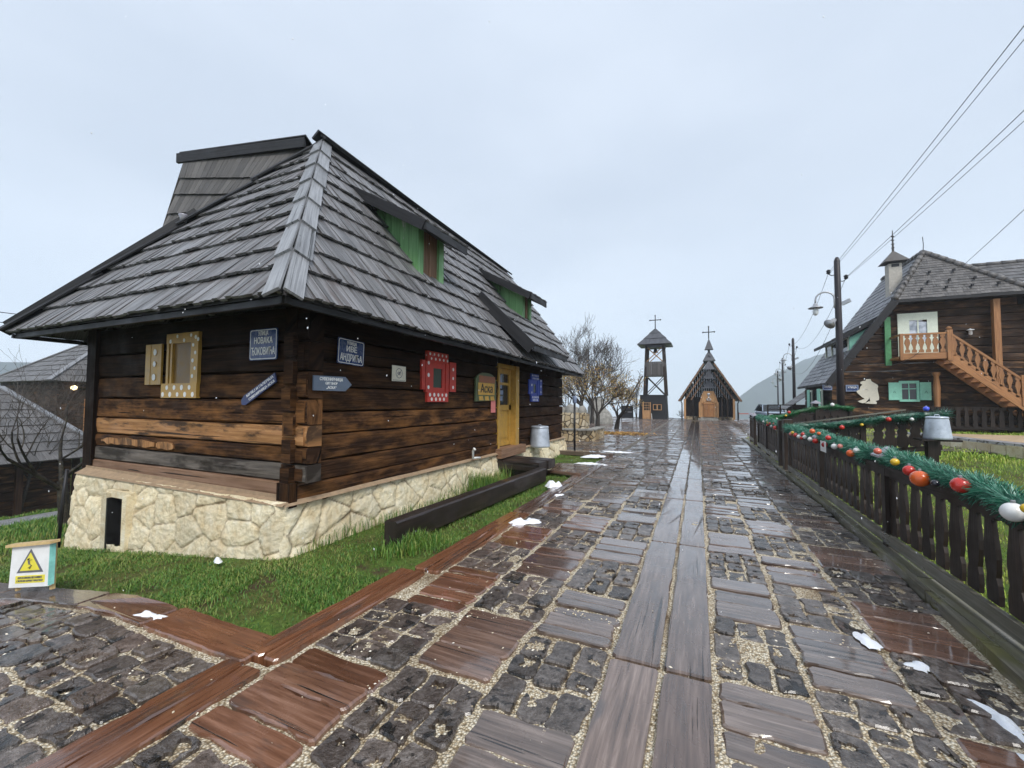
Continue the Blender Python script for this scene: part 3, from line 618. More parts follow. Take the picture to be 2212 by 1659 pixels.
grass('grass','grass',26000,lambda r:(r.uniform(-8.7,-2.6),r.uniform(1.92,3.12)),.016,.042,.006,1.7,4,keep=okl)
grass('grass','grass',1300,lambda r:(-4.02+abs(r.gauss(0,.10)),r.uniform(3.2,9.5)),.09,.2,.007,.6,5)
grass('grass','grass',1500,lambda r:(r.gauss(-3.72,.13),r.gauss(7.3,.3)),.16,.34,.007,.5,6)
grass('grass','grass',900,lambda r:(r.gauss(-3.0,.12),r.gauss(3.95,.18)),.08,.2,.009,.8,16)
grass('grass','grass',20000,lambda r:(r.uniform(-15.6,-8.5),r.uniform(1.,8.)),.06,.13,.012,.8,7)
grass('grass','grass',7000,lambda r:(r.uniform(-22,-19.6),r.uniform(3.,11.)),.06,.14,.02,.8,8)
grass('lawn','lawn',30000,lambda r:(1.98+r.random()**1.2*5.2,1.5+r.random()**1.3*12.),.03,.07,.009,.9,9,keep=lambda x,y: not(x>6.35+max(0,13-y)*.04 and y>8))
grass('lawn','lawn',9000,lambda r:(r.uniform(1.98,6.4),r.uniform(12,22)),.06,.12,.02,.8,10)
grass('lawn','lawn',9000,lambda r:(r.uniform(5.,22),r.uniform(21.5,23.9)),.06,.13,.03,.8,11)
# fallen leaves below the young trees
mb=MB()
for i in range(1500):
    x=random.gauss(-3.6,.65); y=random.gauss(21.8,.5); z=zr(x,y)+.02; s=U(.03,.06); an=U(0,6.3); ex=V((math.cos(an),math.sin(an),U(-.3,.3)))*s; ey=V((-math.sin(an),math.cos(an),U(-.3,.6)))*s*.7; c=V((x,y,z+.01))
    mb.face([c-ex,c-ey,c+ex,c+ey],None,R())
tag(mb.build('fallen_leaves','fallen'),kind='stuff')
# ---------------------------------------------------------------- the log house
HX0,HX1,HY0,HY1=-8.45,-4.05,3.25,13.0
house=thing('log_house','dark log house on a cream stone plinth under a steep grey shingle roof','house',(-6.2,8,0))
FN=FR((0,HY0,0),(1,0,0),(0,0,1),(0,-1,0))       # near wall: a = x
FE=FR((HX1,0,0),(0,1,0),(0,0,1),(1,0,0))        # street wall: a = y
# walls of squared logs
zN=[.70,.90,1.09,1.33,1.62,1.93,2.26,2.66]; zE=[.66,.90,1.20,1.47,1.77,2.07,2.37,2.66]
mb=MB()
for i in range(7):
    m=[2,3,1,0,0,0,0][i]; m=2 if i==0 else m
    mm={0:2,1:0,2:1}.get(i,0); ax=[.9,.7,.9,.85,.5,.15,.0][i]  # lower logs weathered; upper ones darkened, eave shade painted into their tone
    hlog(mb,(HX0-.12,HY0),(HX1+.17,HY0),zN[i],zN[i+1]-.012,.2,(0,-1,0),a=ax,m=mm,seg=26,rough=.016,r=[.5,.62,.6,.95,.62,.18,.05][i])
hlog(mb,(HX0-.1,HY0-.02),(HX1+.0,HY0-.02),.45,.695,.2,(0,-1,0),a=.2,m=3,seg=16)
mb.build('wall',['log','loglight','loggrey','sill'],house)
mb=MB()
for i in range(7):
    ax=[.45,.7,.95,.55,.3,.15,.0][i]  # street wall likewise: upper logs toned dark to paint in eave shade
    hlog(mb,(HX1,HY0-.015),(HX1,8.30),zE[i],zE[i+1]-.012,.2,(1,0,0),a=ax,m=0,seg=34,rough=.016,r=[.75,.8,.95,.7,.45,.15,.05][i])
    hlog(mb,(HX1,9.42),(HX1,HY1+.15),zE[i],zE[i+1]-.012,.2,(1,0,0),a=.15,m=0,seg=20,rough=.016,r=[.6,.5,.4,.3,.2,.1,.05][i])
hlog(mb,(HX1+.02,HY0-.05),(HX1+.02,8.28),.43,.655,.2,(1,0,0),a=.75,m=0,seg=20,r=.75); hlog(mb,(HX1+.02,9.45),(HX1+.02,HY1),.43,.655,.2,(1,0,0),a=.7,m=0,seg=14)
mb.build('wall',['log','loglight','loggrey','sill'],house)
mb=MB()
mb.box(HX0+.05,HX0+.2,HY0+.1,HY1-.1,.3,2.7,grain=1); mb.box(HX0,HX1-.05,HY1-.15,HY1,.3,2.7,grain=0)
mb.build('wall','log',house)
# corner posts: notched log ends, weathered where they stick out, top ones darkened as painted eave shade
mb=MB()
for i in range(6):
    z0,z1=zN[i]+.02,zN[i+1]-.03
    mb.box(HX1+.0,HX1+.13+U(-.025,.025),HY0-.012,HY0+.14+U(-.02,.02),z0,z1-U(0,.03),grain=0,m=[0,0,1,0,0,0][i],a=[.3,.6,.9,1.,.9,.0][i],r=U(.4,.9))
    z0,z1=zE[i]+.015,zE[i+1]-.03
    mb.box(HX1-.13,HX1+.012,HY0-.07+U(-.02,.02),HY0-.005,z0,z1-U(0,.03),grain=1,m=0,a=[.3,.5,.8,.7,.3,0][i],r=U(.2,.6))
mb.box(HX1-.15,HX1+.05,HY0-.10,HY0+.0,.44,.70,grain=2,r=.3,a=.3); mb.build('corner_joint',['log','loglight'],house,bevel=.014)
mb=MB(); mb.box(HX0-.15,HX0+.1,HY0-.05,HY0+.1,.45,2.66,grain=2,r=.1); mb.build('corner_post','log',house,bevel=.014)
# bleached split wood on the near wall (worn face of one log)
def strip(fr_,a0,a1,b0,b1,dr,c=.004,ar=.8,r_=.6,m=0,n=26):
    """thin worn sliver of bare wood that follows a log face"""
    s=R()*50; top=[];bot=[]
    for i in range(n+1):
        t=i/n; a=a0+(a1-a0)*t; e=min(1,t*9,(1-t)*9); md=(b0+b1)/2; h=(b1-b0)/2*(.35+.65*e)
        top.append((a,md+h+.035*pn(a*3,s)-.0)); bot.append((a,md-h-.06*max(0,pn(a*2.6,s+5))-.03*pn(a*8,s)))
    pts=top+bot[::-1]; fr_.poly(mb,[(p[0],p[1]) for p in pts][::-1],c-.012,.016+dr,r=r_,a=ar,m=m)
mb=MB(); strip(FN,-8.15,-6.75,.945,1.035,.006,c=.012); strip(FN,-6.7,-6.3,.94,1.02,.006,c=.012); mb.build('bare_wood','loglight',house)
# plinth ------------------------------------------------------
def plinth(fr_,a0,a1,bot,top,seed,hole=None,batter=.10,name='plinth',st=.017,edge=None):
    rs=np.random.RandomState(seed); zt=max(top(a0),top(a1)); zb=min(bot(a0),bot(a1)); cw,ch=.50,.29
    S=[]
    for i in range(int((a1-a0)/cw)+3):
        for j in range(int((zt-zb)/ch)+3):
            S.append((a0-cw+(i+rs.uniform(.0,1.))*cw,zb-ch+(j+rs.uniform(.1,.9)+(.5 if i%2 else 0))*ch))
    S=np.array(S); nx=int((a1-a0)/st)+1; nz=34 if (zt-zb)<.8 else 62
    A=np.linspace(a0,a1,nx); T=np.linspace(0,1,nz); mb=MB(); mb.va=[]; cell=rs.rand(len(S)); P=np.zeros((nx,nz,2))
    for i,a in enumerate(A):
        zb_,zt_=bot(a),top(a); P[i,:,0]=a; P[i,:,1]=zb_+(zt_-zb_)*T
    D=np.sqrt((((P[:,:,None,0]-S[None,None,:,0])*.85)**2)+((P[:,:,None,1]-S[None,None,:,1])**2)); o=np.argsort(D,axis=2)[:,:,:2]
    F1=np.take_along_axis(D,o[:,:,:1],2)[:,:,0]; F2=np.take_along_axis(D,o[:,:,1:2],2)[:,:,0]; df=F2-F1
    wb=np.array([[pn(a*14,z*14) for z in P[i,:,1]] for i,a in enumerate(A)])
    jf=np.clip((df+wb*.008-.002)/.020,0,1); jf=jf*jf*(3-2*jf)
    for i in range(nx):
        for j in range(nz):
            a,z=P[i,j]; t=T[j]; dome=.014*min(1,df[i,j]/.10); c=batter*(1-t)+jf[i,j]*.018+dome+.013*pn(a*22,z*22)+.014*pn(a*7,z*7)-.012
            if edge is not None: c-= .07*max(0,1-abs(a-edge)/.09)**2
            if t>.93: c-=.03*((t-.93)/.07)**2
            q=fr_.p(a,z,c); mb.v.append(tuple(q)); mb.va.append(float(1-jf[i,j])*.9)
    for i in range(nx-1):
        for j in range(nz-1):
            a,z=(P[i,j]+P[i+1,j+1])/2
            if hole and hole[0]<a<hole[1] and hole[2]<z<hole[3]: continue
            k=i*nz+j; mb.iface((k,k+nz,k+nz+1,k+1),[(0,0)]*4,float(cell[o[i,j,0]]),float(1-min(jf[i,j],jf[i+1,j+1])))
    return mb
PN=FR((0,3.10,0),(1,0,0),(0,0,1),(0,-1,0)); PE=FR((-4.04,0,0),(0,1,0),(0,0,1),(1,0,0))
mb=plinth(PN,-8.46,-4.0,lambda a:zg(a,3.1)-.15,lambda a:.51+.012*pn(a*2,3),5,hole=(-7.34,-6.86,-.34,.31),edge=-4.0)
mb.build('plinth','stone',house,smooth=True)
mb=plinth(PE,3.06,13.35,lambda a:-.14,lambda a:.49-.012*(a-3)/10*4+.012*pn(a*2,9),11,edge=3.06)
mb.build('plinth','stone',house,smooth=True)
mb=MB()   # mortar ledge between plinth and sill
mb.prism([(-8.45,.44),(-4.05,.44),(-4.05,.56),(-8.45,.60)],(0,3.20,0),(1,0,0),(0,0,1),(0,-1,0),.012)
mb.face([(-8.45,3.06,.50),(-3.99,3.06,.48),(-4.02,3.24,.535),(-8.45,3.24,.60)]); mb.face([(-3.96,3.06,.475),(-3.96,13.3,.43),(-4.06,13.3,.47),(-4.06,3.2,.53)])
mb.box(-8.4,-4.1,3.16,13.2,-.6,.44); mb.build('ledge','mortar',house)
mb=MB(); FV=PN
for a0,a1,b0,b1 in ((-7.42,-7.30,-.42,.33),(-6.90,-6.80,-.42,.33),(-7.42,-6.80,.27,.36)): FV.box(mb,a0,a1,b0,b1,-.25,.125 if b0<0 else .075,'b' if b0<0 else 'a')
mb.build('vent_surround','stone',house,bevel=.02); mb=MB()
FV.box(mb,-7.31,-6.89,-.42,.29,-.052,-.02); FV.box(mb,-7.302,-7.27,-.42,.268,-.05,.122); mb.build('vent_shade_lining','black',house)  # black back and liner paint in the shade inside the cellar vent
mb=MB(); mb.tube([(-8.5,3.0,.56),(-8.52,2.98,.1),(-8.56,2.97,-.58)],.022,8); mb.build('drain_rod','iron',house,smooth=True)

# roof ---------------------------------------------------------
RX=-6.25; EZ=2.55; rz0,rz1=6.32,6.14; YA,YB=5.42,13.5
EC=V((-3.38,2.55,EZ)); WC=V((-9.12,2.55,EZ-.0)); EF=V((-3.38,13.35,2.47)); WF=V((-9.12,13.35,2.47)); A0=V((RX,YA,rz0)); A1=V((RX,YB,rz1))
mb=MB(); shingles(mb,WC,EC,A0,A0,11,.085); shingles(mb,EC,EF,A1,A0,11,.085); shingles(mb,EF+V((-5.74,0,0)),WC,A0,A1,11,.12)
mb.face([EF,WF,A1-V((0,.02,0))],[(0,0)]*3,.1)
roof=mb.build('roof','shingle',house)
mb=MB()   # soffit, fascia and rafter feet
for p,q in ((WC,EC),(EC,EF),(WF,WC)):
    d=(q-p).normalized(); n=V((d.y,-d.x,0)); inn=-n
    for k in range(int((q-p).length/.9)-1):
        b=p+d*(.95+k*.9); mb.beam(b+inn*.06+V((0,0,-.04)),b+inn*.75+V((0,0,.55)),.1,.12)
    mb.beam(p+inn*.05+V((0,0,-.045)),q+inn*.05+V((0,0,-.045)),.05,.06)
mb.box(-8.9,-3.62,2.85,2.95,2.62,2.74,grain=0); mb.box(-3.75,-3.65,2.85,13.2,2.62,2.74,grain=1)
mb.face([(-9.0,2.66,2.60),(-3.5,2.66,2.60),(-4.1,3.3,3.3),(-8.4,3.3,3.3)]); mb.face([(-3.48,2.66,2.60),(-3.48,13.3,2.55),(-4.1,13.3,3.3),(-4.1,3.3,3.3)])
mb.build('eave','darkboard',house)
def hipcap(name,p,q,n,mt,nA,nB,w=.16,th=.026,lift=.05,rise=.03):
    """boards laid over a hip, each pair lapping the pair below; nA, nB = normals of the two slopes"""
    mb=MB(); p,q=V(p),V(q); D=q-p; d=D.normalized()
    for nn,other in ((V(nA).normalized(),V(nB)),(V(nB).normalized(),V(nA))):
        f=nn.cross(d).normalized(); f=f if f.dot(other)<0 else -f
        for i in range(n):
            a=p+D*(i/n)-d*.05; b=p+D*min(1.02,(i+1)/n)+d*.06; A=a+nn*(lift+rise); B=b+nn*lift; w0=w*U(.95,1.08)
            mb.obox((A+B)/2+f*(w0/2-.035),(B-A)/2,f*(w0/2),nn*(th/2),r=R(),taper=.93)
    return mb.build(name,mt,house,bevel=.005)
nE=(1.351,0,1); nS=(0,-1.34,1); nW=(-1.351,0,1)
hipcap('hip_cap',EC+V((.02,-.02,-.005)),A0,7,'ridge',nE,nS,w=.175)
hipcap('hip_cap',WC+V((-.02,-.02,-.005)),A0,4,'darkboard',nW,nS,w=.13,lift=.05,rise=.05)
mb=MB(); mb.beam(A0+V((.06,-.06,.09)),A1+V((.09,.1,.10)),.20,.045,up=(.75,0,1)); mb.beam(A0+V((-.06,-.12,.12)),A1+V((-.1,.1,.10)),.20,.045,up=(-.75,0,1)); mb.build('ridge_board','darkboard',house)
# shingled smoke gable on the far slope (courses sag inward)
P0=V((-6.45,5.34,6.28)); Lf=[(-9.0,4.6,6.22),(-8.98,4.56,5.84),(-8.98,4.49,5.49),(-9.0,4.40,5.08),(-9.03,4.32,4.71),(-9.05,4.22,4.3),(-9.08,4.1,3.7),(-9.1,3.98,3.1)]
Rt=[(-6.45,5.34,6.28),(-6.75,5.12,5.66),(-7.0,5.0,5.34),(-7.3,4.86,5.08),(-7.6,4.72,4.84),(-7.6,4.62,4.5),(-7.5,4.5,4.0),(-7.4,4.4,3.5)]
mb=MB()
dorm=None
for i in range(7):
    l0,r0,l1,r1=V(Lf[i+1]),V(Rt[i+1]),V(Lf[i]),V(Rt[i]); n_=(r0-l0).cross(l1-l0).normalized(); n_=n_ if n_.y<0 else -n_
    s=0.
    while s<1:
        w=U(.035,.07); e=min(1,s+w-.002); r=R(); A=[l0.lerp(r0,s)+n_*.045-(l1-l0)*.09,l0.lerp(r0,e)+n_*.045-(l1-l0)*(.09+U(-.02,.02)),l1.lerp(r1,e)+n_*.005,l1.lerp(r1,s)+n_*.005]; v0=R()*20
        mb.face(A,[(s*2.5,v0),(e*2.5,v0),(e*2.5,v0+.5),(s*2.5,v0+.5)],r,.5); mb.face([A[0]-n_*.02,A[1]-n_*.02,A[1],A[0]],None,0); mb.face([A[1]-n_*.02,A[2]-n_*.01,A[2],A[1]],None,0); s+=w
q0=[V(p) for p in (Lf[0],Lf[-1],Rt[-1],Rt[0])]; mb.face([p+V((0,.3,0)) for p in q0],None,.2); bk=[V((p.x,2*5.36-p.y+.4,p.z)) for p in q0]; mb.face(bk,None,.2); mb.face([q0[0],q0[1],bk[1],bk[0]],None,.2)
dorm=mb.build('smoke_gable','shingledark',house)
mb=MB(); mb.beam((-9.12,4.55,6.24),(-6.5,5.24,6.30),.05,.18); mb.beam((-9.12,4.7,6.31),(-6.5,5.36,6.37),.3,.03,up=(0,.4,1)); mb.build('ridge_board','darkboard',dorm)
mb=MB(); c=A0.lerp(WC,.5)+V((0,-.03,.12)); mb.lathe([(.045,-.06),(.05,.02),(.07,.06),(.07,.075)],c,10); mb.build('vent_cap','capmetal',house,smooth=True)
mb=MB()
for a,b in ((0.0,.33),(.29,.55)): mb.beam(WC.lerp(A0,a)+V((-.03,-.02,.09)),WC.lerp(A0,b)+V((-.03,-.02,.09)),.05,.16)
mb.build('verge_board','darkboard',house)
# shed dormers on the street slope ----------------------------
sl_=(rz0-EZ)/(RX-(-3.38))      # negative: rises as x falls
def zs(x): return EZ+(x+3.38)*sl_
def dormer(y0,y1,xf,xt,h,label):
    d=None; zf=zs(xf); zt=zs(xt)+.02; ov=.36; sd=.32
    pitch=(zt-(zf+h))/(xf-xt)
    def zr_(x): return zf+h+(xf-x)*pitch+.03
    mb=MB(); shingles(mb,(xf+ov,y0-sd,zr_(xf+ov)),(xf+ov,y1+.28,zr_(xf+ov)),(xt-.1,y1+.28,zr_(xt-.1)),(xt-.1,y0-sd,zr_(xt-.1)),4,.1)
    d=mb.build('dormer','shingle',house)
    mb=MB(); mb.beam((xf+ov,y0-sd-.01,zr_(xf+ov)-.05),(xt-.05,y0-sd-.01,zr_(xt-.05)-.05),.035,.17); mb.beam((xf+ov+.01,y0-sd,zr_(xf+ov)-.05),(xf+ov+.01,y1+.28,zr_(xf+ov)-.05),0.03,.13)
    mb.face([(xf+ov,y0-sd,zr_(xf+ov)-.1),(xf+ov,y1+.28,zr_(xf+ov)-.1),(xf-.02,y1+.2,zr_(xf)-.1),(xf-.02,y0-sd,zr_(xf)-.1)],None,.1)
    mb.build('verge_board','darkboard',d)
    mbs=(MB(),MB()); n=6
    for i in range(n):
        xa=xf-(xf-xt)*i/n; xb=xf-(xf-xt)*(i+1)/n+.006; za,zb=zr_(xa)-.06,zr_(xb)-.06; ba,bb=zs(xa)-.02,zs(xb)-.02
        for yy,t in ((y0,-.022),(y1,.022)):
            mbs[t>0].prism([(0,ba),(xa-xb,bb),(xa-xb,zb),(0,za)],(xa,yy,0),(-1,0,0),(0,0,1),(0,1 if t>0 else -1,0),.022,r=R(),a=.8)
    pass
    for q_ in mbs: q_.build('cheek','green',d)
    mb=MB(); w=.12
    mb.box(xf-.06,xf+.03,y0-.03,y0+w,zf-.06,zf+h,grain=2,a=.3); mb.build('window_jamb','green',d); mb=MB(); mb.box(xf-.06,xf+.03,y1-w,y1+.03,zf-.06,zf+h,grain=2,a=.3); mb.build('window_jamb','green',d)
    mb=MB(); mb.box(xf-.05,xf-.02,y0+w,y1-w,zf-.05,zf+h,grain=2); mb.box(xf-.03,xf+.0,(y0+y1)/2-.015,(y0+y1)/2+.015,zf-.04,zf+h,grain=2); mb.build('shutter','sill',d)
dormer(5.71,6.42,-4.30,-5.42,.86,''); dormer(10.05,10.62,-4.2,-5.28,.86,'')
# raised roof over the door
px=-3.12
mb=MB(); shingles(mb,(px,8.05,2.78),(px,10.5,2.76),(-4.45,10.5,4.0),(-4.45,8.05,4.04),4,.095)
por=mb.build('porch_roof','shingle',house)
mb=MB(); mb.beam((px,8.03,2.70),(-4.4,8.03,3.93),.04,.24); mb.beam((px,10.5,2.70),(-4.4,10.5,3.9),.04,.2); mb.beam((px+.005,8.05,2.72),(px+.005,10.5,2.70),.03,.12)
mb.face([(px,8.05,2.66),(px,10.45,2.66),(-4.05,10.45,3.3),(-4.05,8.05,3.3)],None,.1); mb.build('verge_board','darkboard',por)

# windows and door --------------------------------------------
def dots(fr_,parent,pts,rd,c,asp=1.15):
    mb=MB()
    for a,b in pts: fr_.disc(mb,a,b,rd*U(.9,1.1),c,asp=asp)
    mb.build('painted_dots','white',parent)
# ochre window on the near wall
mb=MB()
a0,a1,b0,b1=-6.60,-5.80,1.62,2.47
FN.box(mb,a0+.02,a1,b0,b0+.19,0,.05,'a'); FN.box(mb,a0+.1,a1,b1-.13,b1,0,.045,'a'); FN.box(mb,a1-.15,a1,b0+.19,b1-.13,0,.045); FN.box(mb,a0+.1,a0+.15,b0+.19,b1-.13,0,.04); FN.box(mb,a0+.21,a0+.25,b0+.19,b1-.13,0,.05)
wn=mb.build('window','yellow',house,bevel=.004)
mb=MB(); FN.box(mb,a0+.25,a1-.15,b0+.19,b1-.13,-.02,.022); FN.box(mb,a0+.15,a0+.21,b0+.19,b1-.13,-.02,.015); mb.build('closed_panel','goldpanel',wn)
mb=MB(); FN.box(mb,-6.98,-6.61,1.80,2.35,.02,.045); FN.box(mb,-6.98,-6.86,1.80,2.35,.045,.05); mb.build('shutter','yellow',wn,bevel=.004)
dots(FN,wn,[(-6.44+i*.165,1.755) for i in range(4)]+[(-6.53+i*.165,1.665) for i in range(5)],.028,.05)
dots(FN,wn,[(a1-.10+(.05 if i%2 else 0),1.90+i*.1) for i in range(6)]+[(-6.40+i*.15,2.40+(.03 if i%2 else -.03)) for i in range(5)],.022,.046)
dots(FN,wn,[(-6.76,1.90),(-6.755,2.08),(-6.75,2.24)],.036,.05)
def east_window(y0,y1,z0,z1,mt,glass,nd_,shl,label):
    mb=MB(); w=(y1-y0); fw=.14*w/.68
    FE.box(mb,y0+.04,y1-.02,z0,z0+.16,0,.05,'a'); FE.box(mb,y0+.03,y1-.03,z1-.17,z1,0,.05,'a')
    FE.box(mb,y0,y0+fw,z0+.16,z1-.17,0,.045); FE.box(mb,y1-fw*.7,y1,z0+.16,z1-.17,0,.045)
    FE.box(mb,y0+fw,y0+fw+.09,z0+.16,z1-.17,0,.03); FE.box(mb,y1-fw*.7-.09,y1-fw*.7,z0+.16,z1-.17,0,.03); FE.box(mb,y0+fw+.09,y1-fw*.7-.09,z1-.27,z1-.17,0,.03,'a'); FE.box(mb,y0+fw+.09,y1-fw*.7-.09,z0+.16,z0+.24,0,.03,'a')
    w_=mb.build('window',mt,house,bevel=.003)
    mb=MB(); FE.box(mb,y0+fw+.08,y1-fw*.7-.08,z0+.22,z1-.25,-.03,.012); mb.build('pane',glass,w_)
    mb=MB(); FE.box(mb,y1+.02,y1+.23,z0+.18,z1-.13,.02,.05); mb.build('shutter',mt,w_,bevel=.003)
    mb=MB(); FE.box(mb,y0-.10,y0-.01,z0+.2,z1-.16,.0,.04); mb.build('shutter',mt,w_,bevel=.003)
    dots(FE,w_,[(y0+.11+i*(w-.2)/4,z0+.118) for i in range(5)]+[(y0+.16+i*(w-.2)/4,z0+.045) for i in range(5) if y0+.16+i*(w-.2)/4<y1-.05],.026,.05)
    dots(FE,w_,[(y0+.10+i*(w-.2)/4,z1-.045) for i in range(5)]+[(y0+.10+i*(w-.2)/4+.04,z1-.12) for i in range(5)],.02,.05)
    dots(FE,w_,[(y0+fw*.5,z0+.24+i*.2) for i in range(3)],.028,.045); dots(FE,w_,[(y1+.13,z0+.26+i*.16) for i in range(3)],.026,.05)
m,nt,b=mat('dusty_glass',.2,.5); b.inputs['Base Color'].default_value=(.06,.085,.07,1); M['dusty']=m
east_window(5.58,6.26,1.585,2.42,'red','dusty',5,True,''); east_window(10.22,10.84,1.60,2.34,'blue','glass',4,True,'')
mb=MB(); FE.box(mb,8.30,8.38,.55,2.45,-.20,.03); FE.box(mb,9.22,9.42,.55,2.45,-.20,.05); FE.box(mb,8.38,9.22,2.36,2.45,-.2,.03,'a'); dr=mb.build('door','yellow',house,bevel=.004)
mb=MB(); FE.box(mb,8.38,9.22,.58,.66,-.14,-.08,'a'); FE.box(mb,8.38,9.22,1.40,1.52,-.14,-.08,'a'); FE.box(mb,8.38,8.50,.66,2.36,-.14,-.08); FE.box(mb,9.10,9.22,.66,2.36,-.14,-.08); FE.box(mb,8.5,9.1,.66,1.40,-.13,-.105); FE.box(mb,8.58,9.02,.76,1.30,-.105,-.09); FE.box(mb,8.5,9.1,2.24,2.36,-.14,-.08,'a'); FE.box(mb,8.5,9.1,1.98,2.04,-.13,-.085,'a')
mb.build('door_leaf','yellow',dr,bevel=.004)
mb=MB(); FE.box(mb,8.5,9.1,1.52,2.24,-.125,-.115); mb.build('pane','glass',dr)
mb=MB(); FE.box(mb,8.43,8.46,1.46,1.58,-.08,-.06); FE.box(mb,8.43,8.55,1.5,1.52,-.06,-.04,'a'); mb.build('handle','iron',dr)
mb=MB(); FE.box(mb,8.60,8.80,1.62,1.72,-.112,-.11); FE.box(mb,8.63,8.83,1.76,1.86,-.112,-.11); FE.box(mb,8.62,8.76,1.9,2.22,-.112,-.108); mb.build('stickers','paleblue',dr)
mb=MB(); FE.box(mb,8.2,9.6,.36,.56,-.2,.16,'a'); mb.build('doorstep','sill',dr,bevel=.01)
mb=MB(); mb.tube([(-3.93,7.02,.50),(-3.93,7.02,.66),(-3.90,7.0,.70),(-3.86,6.98,.68)],.022,8); mb.tube([(-3.93,7.02,.52),(-3.9,7.25,.50)],.02,8); mb.build('water_pipe','white',house,smooth=True)

# things hanging on the log house -------------------------------
def street_sign(fr_,a0,a1,b0,b1,tilt,lines,label,nm='street_sign',lift=.035):
    ca,cb=(a0+a1)/2,(b0+b1)/2; t=thing(nm,label,'sign',tuple(fr_.p(ca,cb,lift)),'enamel street name plates'); w,h=(a1-a0)/2,(b1-b0)/2
    ct,st=math.cos(tilt),math.sin(tilt); f=FR(fr_.p(ca,cb,lift),fr_.ex*ct+fr_.ey*st,fr_.ey*ct-fr_.ex*st,fr_.n)
    def rr(w,h,r): 
        return [(x+r*math.cos(q),y+r*math.sin(q)) for x,y,q0 in ((w-r,h-r,0),(-w+r,h-r,90),(-w+r,-h+r,180),(w-r,-h+r,270)) for q in [math.radians(q0+k*30) for k in range(4)]]
    mb=MB(); f.poly(mb,rr(w,h,.02),0,.012); mb.build('plate','signblue',t)
    mb=MB(); o=rr(w-.010,h-.010,.025); i_=rr(w-.018,h-.018,.02)
    for k in range(len(o)):
        j=(k+1)%len(o); mb.prism([i_[k],i_[j],o[j],o[k]],f.p(0,0,.012),f.ex,f.ey,f.n,.0015)
    mb.build('border_line','white',t)
    for s,y,sz,wd in lines: f.text(s,0,y,.0135,sz,t,'white',width=wd)
    return t
street_sign(FN,-4.80,-4.33,2.06,2.42,.0,[('УЛИЦА',.125,.07,.17),('НОВАКА',.04,.10,.31),('ЂОКОВИЋА',-.085,.12,.40)],'blue enamel street plate with white lettering on the near wall beside the ochre window')
street_sign(FE,3.76,4.20,2.05,2.37,-.04,[('УЛИЦА',.105,.06,.16),('ИВЕ',.03,.10,.17),('АНДРИЋА',-.08,.12,.36)],'blue enamel street plate with white lettering on the street wall above the arrow board',lift=.04)
def arrow():
    f=FR((-3.87,3.33,0),(0,1,0),(0,0,1),(1,0,0)); t=thing('arrow_sign','slate blue arrow board with white lettering pointing right, nailed at the log corner','sign',tuple(f.p(.25,1.8)))
    mb=MB(); f.poly(mb,[(-.03,1.71),(.42,1.71),(.52,1.79),(.42,1.88),(-.03,1.875)],0,.02); mb.build('board','slateblue',t)
    for s,y,sz,w in (('СУВЕНИРНИЦА',1.84,.05,.33),('GIFT SHOP',1.793,.042,.17),('„АСКА”',1.745,.042,.14)): f.text(s,.21,y,.0205,sz,t,'white',width=w)
arrow()
def tilted():
    an=math.radians(27); c=FN.p(-4.62,1.715,.03); ex=V((math.cos(an),0,math.sin(an))); ey=V((-math.sin(an),0,math.cos(an))); f=FR(c,ex,ey,(0,-1,0)); t=thing('pointer_sign','small tilted navy pointer board with two rows of white letters on the near wall','sign',tuple(c))
    mb=MB(); f.poly(mb,[(-.34,-.02),(-.28,-.055),(.30,-.05),(.32,.055),(-.26,.06),(-.33,.03)],0,.014); mb.build('board','navy',t)
    f.text('МУЗЕЈ И ГАЛЕРИЈА',.03,.027,.0145,.042,t,'white',width=.50); f.text('СУВЕНИРНИЦА АСКА',.04,-.027,.0145,.042,t,'white',width=.48)
tilted()
def notice():
    f=FR((HX1+.03,4.93,2.0),(0,1,0),(0,0,1),(1,0,0)); t=thing('notice','white paper notice with a struck-out circle symbol, between blue plate and red window','notice',tuple(f.p(0,0)))
    mb=MB(); f.poly(mb,[(-.155,-.115),(.155,-.11),(.15,.11),(-.155,.115)],0,.006); mb.build('sheet','cream',t)
    mb=MB(); 
    for k in range(20):
        a,b=2*math.pi*k/20,2*math.pi*(k+1)/20; mb.prism([(.066*math.cos(a),.066*math.sin(a)+.005),(.066*math.cos(b),.066*math.sin(b)+.005),(.074*math.cos(b),.074*math.sin(b)+.005),(.074*math.cos(a),.074*math.sin(a)+.005)],f.p(0,0,.006),f.ex,f.ey,f.n,.001)
    for p,q,w in (((-.045,-.045),(.05,.05),.007),((-.045,.0),(.04,.01),.014),((-.01,.03),(.02,-.035),.008),((-.03,-.02),(.03,-.01),.008)): mb.beam(f.p(p[0],p[1]+.005,.0066),f.p(q[0],q[1]+.005,.0066),w,.0012,up=(1,0,0))
    for k in range(9): mb.beam(f.p(-.13+k*.03,-.098,.0066),f.p(-.112+k*.03,-.098,.0066),.009,.0012,up=(1,0,0))
    mb.build('symbol','greydk',t)
notice()
